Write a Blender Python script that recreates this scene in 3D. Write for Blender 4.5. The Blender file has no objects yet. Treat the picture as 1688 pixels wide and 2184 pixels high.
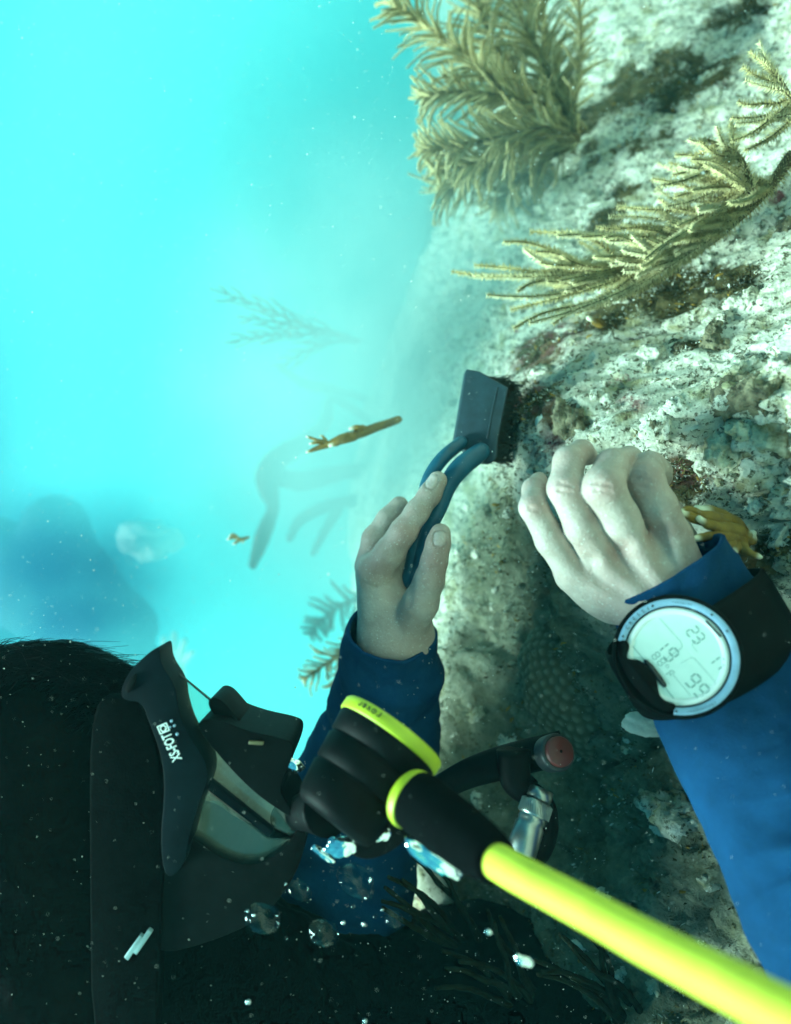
import bpy, bmesh, math, random
import numpy as np
from mathutils import Vector, Matrix

random.seed(7); rng = np.random.default_rng(7)
SC = bpy.context.scene
COL = SC.collection

# ------------------------------------------------------------------ camera, light, exposure
# The photograph was taken with the camera turned on its side: the sea surface lies to the left of
# the picture and the reef below (world -Z) to the right.  World Z is up.
CAM_H = 0.50            # camera height above the datum
FPX = 1462.0            # focal length in pixels of a 1688 x 2184 frame (60 degrees across)
cam_d = bpy.data.cameras.new('camera'); cam = bpy.data.objects.new('camera', cam_d); COL.objects.link(cam)
cam_d.sensor_fit = 'HORIZONTAL'; cam_d.sensor_width = 36.0
cam_d.lens = 36.0 * FPX / 1688.0
cam_d.clip_start = 0.01; cam_d.clip_end = 200
cam.matrix_world = Matrix(((0, 1, 0, 0), (0, 0, -1, 0), (-1, 0, 0, CAM_H), (0, 0, 0, 1)))
cam_d.dof.use_dof = True; cam_d.dof.focus_distance = 0.47; cam_d.dof.aperture_fstop = 5.0
SC.camera = cam

SUN_TO = Vector((-0.34, -0.12, 0.92)).normalized()      # towards the sun
elev = math.asin(SUN_TO.z); azim = math.atan2(SUN_TO.x, SUN_TO.y)
world = bpy.data.worlds.new('World'); SC.world = world; world.use_nodes = True
wn = world.node_tree.nodes; wl = world.node_tree.links
sky = wn.new('ShaderNodeTexSky'); sky.sky_type = 'NISHITA'; sky.sun_disc = False
sky.sun_elevation = elev; sky.sun_rotation = azim; sky.altitude = 0
wm = wn.new('ShaderNodeMix'); wm.data_type = 'RGBA'; wm.blend_type = 'MULTIPLY'
wm.inputs[0].default_value = 1.0
wm.inputs[7].default_value = (0.14, 0.90, 0.86, 1)     # metres of clear sea water above the reef filter the skylight
wl.new(sky.outputs[0], wm.inputs[6]); wl.new(wm.outputs[2], wn['Background'].inputs[0])
wn['Background'].inputs[1].default_value = 0.05
sd = bpy.data.lights.new('sun', 'SUN'); sun = bpy.data.objects.new('sun', sd); COL.objects.link(sun)
sd.energy = 5.0; sd.angle = math.radians(22); sd.color = (0.60, 1.0, 0.92)
sun.rotation_euler = SUN_TO.to_track_quat('Z', 'Y').to_euler()
SC.view_settings.view_transform = 'Standard'; SC.view_settings.look = 'None'
SC.view_settings.gamma = 1; SC.view_settings.use_curve_mapping = False
SC.view_settings.exposure = 1.3
SC.cycles.use_denoising = True
try: SC.cycles.denoiser = 'OPENIMAGEDENOISE'
except Exception: pass
SC.cycles.max_bounces = 5; SC.cycles.volume_bounces = 1; SC.cycles.transparent_max_bounces = 16
SC.cycles.caustics_refractive = False; SC.cycles.caustics_reflective = False
SC.cycles.sample_clamp_indirect = 4
SC.cycles.use_adaptive_sampling = True; SC.cycles.adaptive_threshold = .025; SC.cycles.volume_step_rate = 1.6; SC.cycles.volume_max_steps = 96

# ------------------------------------------------------------------ coordinates
def P(x, y, d):
    """A point d metres in front of the camera, (x, y) in a 1688-wide frame -> (right, up, forward)."""
    return np.array([(x - 844.0) / FPX * d, (1092.0 - y) / FPX * d, d])
def S(d): return d / FPX                               # metres per pixel at distance d
def W(v):
    """right/up/forward -> world."""
    v = np.asarray(v, float)
    return np.stack([v[..., 1], v[..., 2], CAM_H - v[..., 0]], -1)

# ------------------------------------------------------------------ noise
_perm = rng.permutation(256); _perm = np.concatenate([_perm, _perm, _perm])
_grad = rng.normal(size=(256, 3)); _grad /= np.linalg.norm(_grad, axis=1)[:, None]
def perlin(p):
    p = np.asarray(p, float); i = np.floor(p).astype(int); f = p - i; i &= 255
    u = f * f * f * (f * (f * 6 - 15) + 10)
    def g(dx, dy, dz):
        h = _perm[_perm[_perm[(i[..., 0] + dx) & 255] + ((i[..., 1] + dy) & 255)] + ((i[..., 2] + dz) & 255)]
        q = _grad[h]
        return q[..., 0] * (f[..., 0] - dx) + q[..., 1] * (f[..., 1] - dy) + q[..., 2] * (f[..., 2] - dz)
    def lp(a, b, t): return a + (b - a) * t
    x0 = lp(lp(g(0,0,0), g(1,0,0), u[..., 0]), lp(g(0,1,0), g(1,1,0), u[..., 0]), u[..., 1])
    x1 = lp(lp(g(0,0,1), g(1,0,1), u[..., 0]), lp(g(0,1,1), g(1,1,1), u[..., 0]), u[..., 1])
    return lp(x0, x1, u[..., 2]) * 1.6
def fbm(p, o=4, gain=.5):
    a, s, t = 1.0, 1.0, 0
    for k in range(o):
        t = t + a * perlin(np.asarray(p) * s + 17.3 * k); a *= gain; s *= 2.07
    return t
def smooth(a, b, x):
    t = np.clip((x - a) / (b - a), 0, 1); return t * t * (3 - 2 * t)

# ------------------------------------------------------------------ materials
def lin(c):
    return tuple(((v / 255) / 12.92 if v <= 10 else (((v / 255) + .055) / 1.055) ** 2.4) for v in c)
class NT:
    def __init__(s, name, world=False):
        s.m = bpy.data.materials.new(name); s.m.use_nodes = True
        s.n = s.m.node_tree.nodes; s.l = s.m.node_tree.links
        s.b = s.n['Principled BSDF']; s.tc = s.n.new('ShaderNodeNewGeometry' if world else 'ShaderNodeTexCoord'); s.co = 'Position' if world else 'Object'
    def noise(s, scale, detail=4, rough=.55, off=None):
        t = s.n.new('ShaderNodeTexNoise'); t.inputs['Scale'].default_value = scale
        t.inputs['Detail'].default_value = detail; t.inputs['Roughness'].default_value = rough
        s.l.new(s.tc.outputs[s.co], t.inputs['Vector']); return t.outputs['Fac']
    def voro(s, scale, feat='F1'):
        t = s.n.new('ShaderNodeTexVoronoi'); t.feature = feat; t.inputs['Scale'].default_value = scale
        s.l.new(s.tc.outputs[s.co], t.inputs['Vector']); return t.outputs['Distance']
    def ramp(s, fac, stops):
        r = s.n.new('ShaderNodeValToRGB'); e = r.color_ramp.elements
        while len(e) < len(stops): e.new(0.5)
        for k, (p, c) in enumerate(stops):
            e[k].position = p; e[k].color = (*c, 1) if len(c) == 3 else c
        s.l.new(fac, r.inputs[0]); return r.outputs[0]
    def mix(s, f, a, b, mode='MIX'):
        m = s.n.new('ShaderNodeMix'); m.data_type = 'RGBA'; m.blend_type = mode
        for sock, v in ((m.inputs[0], f), (m.inputs[6], a), (m.inputs[7], b)):
            if hasattr(v, 'is_output'): s.l.new(v, sock)
            elif isinstance(v, (int, float)): sock.default_value = v
            else: sock.default_value = (*v, 1)
        return m.outputs[2]
    def math(s, op, a, b=0.0):
        m = s.n.new('ShaderNodeMath'); m.operation = op
        for k, v in enumerate((a, b)):
            if hasattr(v, 'is_output'): s.l.new(v, m.inputs[k])
            else: m.inputs[k].default_value = v
        return m.outputs[0]
    def attr(s, name):
        a = s.n.new('ShaderNodeAttribute'); a.attribute_name = name; return a.outputs['Fac']
    def col(s, c):
        if hasattr(c, 'is_output'): s.l.new(c, s.b.inputs['Base Color'])
        else: s.b.inputs['Base Color'].default_value = (*c, 1)
    def bump(s, h, strength=.3, dist=.002):
        b = s.n.new('ShaderNodeBump'); b.inputs['Strength'].default_value = strength
        b.inputs['Distance'].default_value = dist
        s.l.new(h, b.inputs['Height']); s.l.new(b.outputs[0], s.b.inputs['Normal'])
    def rough(s, r): s.b.inputs['Roughness'].default_value = r

def simple(name, c, rough=.5, var=.25, scale=60, bump=.15, bd=.001, metal=0, spec=.5, c2=None, world=False):
    t = NT(name, world); f = t.noise(scale, 5)
    a = tuple(v * (1 - var) for v in c); b = tuple(min(1, v * (1 + var)) for v in (c2 or c))
    t.col(t.ramp(f, [(.3, a), (.7, b)])); t.rough(rough)
    if bump: t.bump(t.noise(scale * 4, 4), bump, bd)
    t.b.inputs['Metallic'].default_value = metal
    t.b.inputs['Specular IOR Level'].default_value = spec
    return t.m

M = {}
def build_materials():
    # reef: pale limestone and coral sand with turf algae, encrusting red algae and the divers' shade painted on the lower rock
    t = NT('reef_rock', True)
    n1 = t.noise(16, 8, .62); n2 = t.noise(62, 8, .68); n3 = t.noise(190, 5, .7); n4 = t.noise(7, 6, .6); n5 = t.noise(30, 6, .6)
    pale = t.ramp(n2, [(.28, (.58, .54, .40)), (.5, (.80, .76, .61)), (.72, (.88, .86, .74))])
    ochre = t.mix(t.ramp(n5, [(.53, (0, 0, 0)), (.66, (1, 1, 1))]), pale, (.44, .40, .22))
    spots = t.mix(t.ramp(n3, [(.53, (0, 0, 0)), (.61, (1, 1, 1))]), ochre, (.13, .12, .07))
    red = t.mix(t.ramp(t.noise(22, 7, .7), [(.62, (0, 0, 0)), (.68, (1, 1, 1))]), spots, (.24, .09, .09))
    rd = t.attr('maroon'); red = t.mix(t.math('MULTIPLY', rd, t.ramp(t.noise(48, 6, .7), [(.42, (0, 0, 0)), (.55, (1, 1, 1))])), red, (.17, .055, .055))
    al = t.attr('algae')
    mk = t.math('ADD', t.math('MULTIPLY', n1, .75), t.math('MULTIPLY', n2, .55))
    mk = t.math('ADD', mk, t.math('MULTIPLY', al, .42))
    turf = t.ramp(n3, [(.3, (.045, .042, .018)), (.6, (.13, .105, .045)), (.75, (.27, .22, .11))])
    c = t.mix(t.ramp(mk, [(.76, (0, 0, 0)), (.85, (1, 1, 1))]), red, turf)
    c = t.mix(t.math('MULTIPLY', rd, t.ramp(t.noise(60, 6, .7), [(.44, (0, 0, 0)), (.56, (.85,) * 3)])), c, (.20, .065, .06))
    shade_mask = t.attr('dull_shade')  # shade put into the colour of the lower reef
    dull_shade = t.ramp(t.noise(40, 8, .7), [(.35, (.085, .095, .055)), (.55, (.17, .18, .115)), (.70, (.28, .28, .19))])
    c = t.mix(t.math('MULTIPLY', shade_mask, t.ramp(n4, [(.25, (.75,) * 3), (.6, (1, 1, 1))])), c, dull_shade)
    t.col(c); t.rough(.92); t.b.inputs['Specular IOR Level'].default_value = .15
    t.bump(t.math('ADD', t.math('MULTIPLY', n2, .8), n3), .9, .005); M['reef'] = t.m

    M['ochre'] = simple('ochre_crust', (.34, .27, .11), .9, .45, 90, .8, .003, c2=(.62, .58, .42), world=True); M['lump_dark'] = simple('dark_turf_crust', (.045, .040, .020), .95, .6, 110, .9, .003, c2=(.20, .17, .10), world=True)
    # skin
    t = NT('skin'); nm = t.attr('nail'); bl = t.attr('blush')
    base = t.ramp(t.noise(45, 5, .6), [(.28, (.30, .215, .18)), (.5, (.42, .34, .29)), (.72, (.52, .445, .395))])
    base = t.mix(t.ramp(t.noise(17, 4, .6), [(.45, (0, 0, 0)), (.65, (.5,) * 3)]), base, (.44, .29, .245))
    base = t.mix(t.math('MULTIPLY', bl, .6), base, (.36, .20, .165))
    base = t.mix(t.ramp(t.noise(420, 3, .6), [(.60, (0, 0, 0)), (.70, (.55,) * 3)]), base, (.62, .60, .52))
    t.col(t.mix(t.math('MULTIPLY', nm, .65), base, (.62, .50, .46))); t.l.new(t.ramp(nm, [(0, (.55,) * 3), (1, (.22,) * 3)]), t.b.inputs['Roughness'])
    t.b.inputs['Subsurface Weight'].default_value = .12
    t.b.inputs['Subsurface Radius'].default_value = (.006, .003, .002); t.b.inputs['Subsurface Scale'].default_value = .6
    t.bump(t.math('ADD', t.math('ADD', t.noise(500, 4, .7), t.math('MULTIPLY', t.voro(520), .6)), t.math('MULTIPLY', t.noise(110, 4, .6), 1.2)), .40, .0010); M['skin'] = t.m
    M['skin_far'] = simple('skin_far', (.62, .50, .43), .6)

    t = NT('blue_jersey'); w = t.noise(900, 3, .7)
    c = t.ramp(t.noise(25, 6, .65), [(.3, (.0012, .026, .070)), (.7, (.003, .046, .125))])
    t.col(t.mix(t.ramp(w, [(.55, (0, 0, 0)), (.75, (.4,) * 3)]), c, (.010, .075, .19))); t.rough(.9)
    t.b.inputs['Specular IOR Level'].default_value = .1
    t.bump(t.math('ADD', w, t.noise(120, 5)), .45, .0012); M['jersey'] = t.m

    M['black'] = simple('black_rubber', (.0022, .0032, .0036), .55, .4, 90, .2, .0006, spec=.06)
    M['neoprene'] = simple('black_neoprene', (.0018, .0024, .0028), .85, .4, 200, .4, .0008, spec=.02)
    M['slate'] = simple('dark_slate_silicone', (.0022, .0065, .0100), .5, .3, 70, .12, .0004, spec=.06)
    M['hair'] = simple('black_hair', (.0018, .0018, .002), .55, .3, 300, .2, .0006, spec=.03)
    M['yellow'] = simple('yellow_hose_rubber', (.62, .64, .055), .6, .10, 60, .35, .0005, spec=.2)
    M['lime'] = simple('lime_plastic', (.40, .48, .012), .5, .12, 70, .08, .0003)
    M['white_print'] = simple('white_print', (.80, .86, .86), .5, .05, 200, 0)
    M['black_print'] = simple('black_print', (.01, .015, .01), .6, .1, 200, 0)
    M['grey_print'] = simple('lcd_segment', (.26, .40, .37), .5, .05, 200, 0)
    M['red'] = simple('red_button_plastic', (.11, .011, .009), .5, .18, 160, .3, .0006)
    M['steel'] = simple('plated_brass', (.30, .32, .30), .34, .15, 150, .1, .0003, metal=1)
    M['graphite'] = simple('graphite_plastic', (.008, .014, .017), .45, .3, 120, .15, .0005)
    M['bezel'] = simple('blue_grey_bezel', (.24, .40, .55), .4, .12, 150, .1, .0003)
    M['lcd'] = simple('pale_lcd', (.72, .86, .80), .35, .04, 120, 0)
    M['lcd_rim'] = simple('white_dial_ring', (.82, .88, .85), .4, .04, 120, 0)
    M['brush_blue'] = simple('brush_blue_plastic', (.006, .085, .14), .45, .25, 80, .15, .0006)
    M['brush_dark'] = simple('brush_slate_plastic', (.013, .034, .044), .55, .30, 90, .25, .0008)
    M['bristle'] = simple('dark_bristle', (.022, .028, .018), .8, .5, 300, .2)
    M['plume'] = simple('sea_plume_tan', (.52, .41, .16), .85, .3, 70, .4, .001, c2=(.64, .53, .27))
    M['plume_pale'] = simple('sea_plume_pale', (.66, .57, .32), .85, .25, 70, .4, .001)
    M['rachis'] = simple('sea_plume_axis', (.095, .072, .028), .85, .3, 90, .4, .001)
    M['sea_rod'] = simple('sea_rod_dark', (.035, .040, .034), .9, .4, 90, .5, .002)
    M['whip'] = simple('dim_sea_whip', (.012, .016, .010), .95, .4, 90, .4, .001, spec=.02)
    M['twig'] = simple('sea_rod_twig', (.085, .085, .06), .9, .3, 90, .4, .001)
    # fire coral: mustard with pale tips
    t = NT('fire_coral'); f = t.noise(120, 5)
    c = t.ramp(f, [(.3, (.16, .085, .010)), (.7, (.30, .18, .022))])
    t.col(t.mix(t.attr('tip'), c, (.85, .82, .62))); t.rough(.75); t.bump(t.noise(700, 4), .5, .0008); M['fire'] = t.m
    t = NT('star_coral'); t.col(t.mix(t.attr('polyp'), (.10, .095, .05), (.22, .21, .14)))
    t.rough(.85); t.bump(t.noise(600, 4), .5, .0008); M['star'] = t.m
    M['turf'] = simple('turf_algae', (.055, .050, .018), .9, .6, 30, .3, .001, c2=(.13, .11, .04))
    M['turf_gold'] = simple('golden_algae', (.34, .20, .025), .85, .4, 40, .3, .001)
    M['red_algae'] = simple('red_crust', (.17, .055, .065), .85, .4, 120, .5, .001)
    M['pale_stone'] = simple('pale_shell', (.70, .70, .60), .8, .2, 120, .5, .001)
    M['snow'] = simple('silt_grain', (.75, .78, .70), .9, .15, 60, 0)
    M['suit'] = simple('navy_wetsuit', (.008, .045, .085), .85, .3, 40, .2)
    M['pale_bag'] = simple('pale_cloth', (.72, .74, .68), .85, .1, 40, .3, .002)
    # clear mask window, slightly silted
    t = NT('mask_window'); out = t.n['Material Output']
    tr = t.n.new('ShaderNodeBsdfTransparent'); tr.inputs[0].default_value = (.86, .92, .88, 1)
    gl = t.n.new('ShaderNodeBsdfGlossy'); gl.inputs['Roughness'].default_value = .06
    df = t.n.new('ShaderNodeBsdfDiffuse'); df.inputs[0].default_value = (.38, .44, .34, 1)
    m1 = t.n.new('ShaderNodeMixShader'); m1.inputs[0].default_value = .10
    m2 = t.n.new('ShaderNodeMixShader'); m2.inputs[0].default_value = .05
    t.l.new(tr.outputs[0], m1.inputs[1]); t.l.new(df.outputs[0], m1.inputs[2])
    t.l.new(m1.outputs[0], m2.inputs[1]); t.l.new(gl.outputs[0], m2.inputs[2]); t.l.new(m2.outputs[0], out.inputs[0]); M['window'] = t.m
    # air in water
    t = NT('mirror_air'); t.b.inputs['Metallic'].default_value = 1; t.b.inputs['Base Color'].default_value = (.80, .90, .90, 1); t.rough(.10); t.bump(t.noise(90, 2), .3, .002); M['mirror_air'] = t.m
    t = NT('air_bubble'); out = t.n['Material Output']
    tr = t.n.new('ShaderNodeBsdfTransparent'); tr.inputs[0].default_value = (.82, .90, .88, 1)
    g = t.n.new('ShaderNodeBsdfGlossy'); g.inputs['Roughness'].default_value = .03; g.inputs[0].default_value = (.9, .96, .96, 1)
    lw = t.n.new('ShaderNodeLayerWeight'); lw.inputs[0].default_value = .45; mx = t.n.new('ShaderNodeMixShader')
    t.l.new(t.ramp(lw.outputs['Facing'], [(.30, (.02,) * 3), (.85, (.14,) * 3), (.98, (.6,) * 3)]), mx.inputs[0])
    t.l.new(tr.outputs[0], mx.inputs[1]); t.l.new(g.outputs[0], mx.inputs[2]); t.l.new(mx.outputs[0], out.inputs[0]); M['bubble'] = t.m
build_materials()

# ------------------------------------------------------------------ object helpers
def thing(name, label, cat, base, group=None):
    o = bpy.data.objects.new(name, None); COL.objects.link(o); o.empty_display_size = .02
    o.location = W(np.asarray(base)); o['label'] = label; o['category'] = cat
    if group: o['group'] = group
    return o
def root_loc(o):
    l = Vector((0, 0, 0))
    while o is not None: l += o.location; o = o.parent
    return np.array(l)
def make(name, V, F, mat, parent=None, mat2=None, midx=None, smooth_=True, attrs=None, recalc=True, label=None, cat=None, kind=None, group=None, loc=None):
    V = W(np.asarray(V, float).reshape(-1, 3))
    if parent is not None: off = root_loc(parent)
    elif loc is not None: off = W(np.asarray(loc, float))
    else: off = np.zeros(3)
    me = bpy.data.meshes.new(name)
    V = V - off
    F = np.asarray(F) if len({len(f) for f in F}) == 1 else F
    if isinstance(F, np.ndarray):
        k = F.shape[1]
        me.vertices.add(len(V)); me.vertices.foreach_set('co', V.ravel())
        me.loops.add(F.size); me.loops.foreach_set('vertex_index', F.ravel().astype(np.int32))
        me.polygons.add(len(F)); me.polygons.foreach_set('loop_start', np.arange(0, F.size, k, dtype=np.int32))
        me.polygons.foreach_set('loop_total', np.full(len(F), k, np.int32)); me.update(calc_edges=True); me.validate()
    else:
        me.from_pydata([tuple(v) for v in V], [], [tuple(int(i) for i in f) for f in F]); me.update()
    if recalc:
        bm = bmesh.new(); bm.from_mesh(me); bmesh.ops.recalc_face_normals(bm, faces=bm.faces); bm.to_mesh(me); bm.free()
    if attrs:
        for a, val in attrs.items():
            at = me.attributes.new(a, 'FLOAT', 'POINT'); at.data.foreach_set('value', np.asarray(val, np.float32))
    me.polygons.foreach_set('use_smooth', np.full(len(me.polygons), smooth_))
    me.materials.append(mat)
    if mat2 is not None: me.materials.append(mat2); me.polygons.foreach_set('material_index', np.asarray(midx, np.int32))
    o = bpy.data.objects.new(name, me); COL.objects.link(o)
    if parent is not None: o.parent = parent
    elif loc is not None: o.location = off
    if label: o['label'] = label
    if cat: o['category'] = cat
    if kind: o['kind'] = kind
    if group: o['group'] = group
    return o
def join(parts):
    Vs, Fs, n = [], [], 0
    for V, F in parts:
        Vs.append(np.asarray(V)); Fs += [tuple(int(i) + n for i in f) for f in F]; n += len(V)
    return np.concatenate(Vs), Fs

def smooth_path(pts, n):
    """Catmull-Rom through rows of pts (any columns)."""
    p = np.asarray(pts, float); p = np.vstack([2 * p[0] - p[1], p, 2 * p[-1] - p[-2]])
    m = len(p) - 3; t = np.linspace(0, m - 1e-9, n); i = t.astype(int); f = (t - i)[:, None]
    a, b, c, d = p[i], p[i + 1], p[i + 2], p[i + 3]
    return .5 * (2 * b + (c - a) * f + (2 * a - 5 * b + 4 * c - d) * f ** 2 + (3 * b - a - 3 * c + d) * f ** 3)
def frames(C):
    T = np.gradient(C, axis=0); T /= np.linalg.norm(T, axis=1)[:, None] + 1e-12
    up = np.array([0, 0, 1.0]) if abs(T[0][2]) < .9 else np.array([1.0, 0, 0])
    A, B = [], []; a = up - T[0] * up.dot(T[0]); a /= np.linalg.norm(a)
    for t in T:
        a = a - t * a.dot(t); a /= np.linalg.norm(a) + 1e-12; A.append(a); B.append(np.cross(t, a))
    return T, np.array(A), np.array(B)
def tube(C, R, seg=10, cap=True, ry=None, disp=None, roundcap=False):
    """Swept tube. C (n,3), R (n,), disp(i_frac, angle)->factor."""
    C = np.asarray(C, float); R = np.broadcast_to(np.asarray(R, float), (len(C),)).copy()
    ry = R if ry is None else np.broadcast_to(ry, (len(C),))
    if roundcap:
        T0 = C[1] - C[0]; T0 /= np.linalg.norm(T0); T1 = C[-1] - C[-2]; T1 /= np.linalg.norm(T1)
        aa = np.array([.97, .8, .5]); s = np.sqrt(1 - aa ** 2)
        C = np.vstack([C[0] - T0 * R[0] * aa[:, None], C, C[-1] + T1 * R[-1] * aa[::-1, None]])
        ry = np.concatenate([ry[0] * s, ry, ry[-1] * s[::-1]]); R = np.concatenate([R[0] * s, R, R[-1] * s[::-1]])
    T, A, B = frames(C); th = np.linspace(0, 2 * np.pi, seg, endpoint=False)
    n = len(C); k = np.ones((n, seg))
    if disp is not None: k = disp(np.linspace(0, 1, n)[:, None], th[None, :])
    V = C[:, None] + (A[:, None] * (np.cos(th)[None, :] * R[:, None] * k)[..., None] + B[:, None] * (np.sin(th)[None, :] * ry[:, None] * k)[..., None])
    V = V.reshape(-1, 3); F = []
    for i in range(n - 1):
        for j in range(seg):
            F.append((i * seg + j, i * seg + (j + 1) % seg, (i + 1) * seg + (j + 1) % seg, (i + 1) * seg + j))
    if cap:
        c0, c1 = len(V), len(V) + 1; V = np.vstack([V, C[0], C[-1]])
        for j in range(seg):
            F.append((c0, (j + 1) % seg, j)); F.append((c1, (n - 1) * seg + j, (n - 1) * seg + (j + 1) % seg))
    return V, F
def pxtube(pts, n=24, seg=12, **kw):
    """pts: rows (x, y, d, radius in px)."""
    q = smooth_path(pts, n); C = np.array([P(*r[:3]) for r in q]); R = np.array([r[3] * S(r[2]) for r in q])
    return tube(C, R, seg, **kw)
def slab(poly, d, thick, bev=.0015, dd=None, rnd=2):
    """Bevelled plate from a picture outline at distance d; thick metres towards the back. dd: distance per vertex."""
    bm = bmesh.new(); vs = []
    for k, (x, y) in enumerate(poly):
        vs.append(bm.verts.new(P(x, y, dd[k] if dd else d)))
    f = bm.faces.new(vs); r = bmesh.ops.extrude_face_region(bm, geom=[f])
    nv = [g for g in r['geom'] if isinstance(g, bmesh.types.BMVert)]
    bmesh.ops.translate(bm, verts=nv, vec=(0, 0, thick))
    bmesh.ops.recalc_face_normals(bm, faces=bm.faces)
    if bev: bmesh.ops.bevel(bm, geom=list(bm.edges), offset=bev, segments=rnd, profile=.6, affect='EDGES', clamp_overlap=True)
    bm.verts.index_update(); V = np.array([v.co[:] for v in bm.verts]); F = [tuple(v.index for v in f.verts) for f in bm.faces]; bm.free()
    return V, F
def round_poly(poly, n=4):
    """Chaikin corner cutting."""
    p = np.asarray(poly, float)
    for _ in range(n):
        q = np.roll(p, -1, 0); p = np.stack([.75 * p + .25 * q, .25 * p + .75 * q], 1).reshape(-1, p.shape[1])
    return [tuple(r) for r in p]
def ico(sub=3):
    bm = bmesh.new(); bmesh.ops.create_icosphere(bm, subdivisions=sub, radius=1)
    bm.verts.index_update(); V = np.array([v.co[:] for v in bm.verts]); F = [tuple(v.index for v in f.verts) for f in bm.faces]; bm.free(); return V, F
def lathe(origin, axis, prof, seg=40):
    """prof: rows (along axis, radius)."""
    a = np.asarray(axis, float); a /= np.linalg.norm(a); t = np.array([0, 1.0, 0]) if abs(a[1]) < .9 else np.array([1.0, 0, 0])
    e1 = np.cross(a, t); e1 /= np.linalg.norm(e1); e2 = np.cross(a, e1)
    th = np.linspace(0, 2 * np.pi, seg, endpoint=False); V = []; F = []
    for h, r in prof:
        V.append(np.asarray(origin) + a * h + r * (np.cos(th)[:, None] * e1 + np.sin(th)[:, None] * e2))
    n = len(prof); V = np.concatenate(V)
    for i in range(n - 1):
        for j in range(seg): F.append((i * seg + j, i * seg + (j + 1) % seg, (i + 1) * seg + (j + 1) % seg, (i + 1) * seg + j))
    return V, F
def text_mesh(body, size, bold=False, extrude=.08):
    cu = bpy.data.curves.new('t', 'FONT'); cu.body = body; cu.size = size; cu.extrude = extrude * size * .2
    cu.offset = .02 * size if bold else 0; cu.resolution_u = 3
    o = bpy.data.objects.new('t', cu); me = o.to_mesh()
    V = np.array([v.co[:] for v in me.vertices]); F = [tuple(p.vertices) for p in me.polygons]
    o.to_mesh_clear(); bpy.data.objects.remove(o); bpy.data.curves.remove(cu); return V, F

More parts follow.
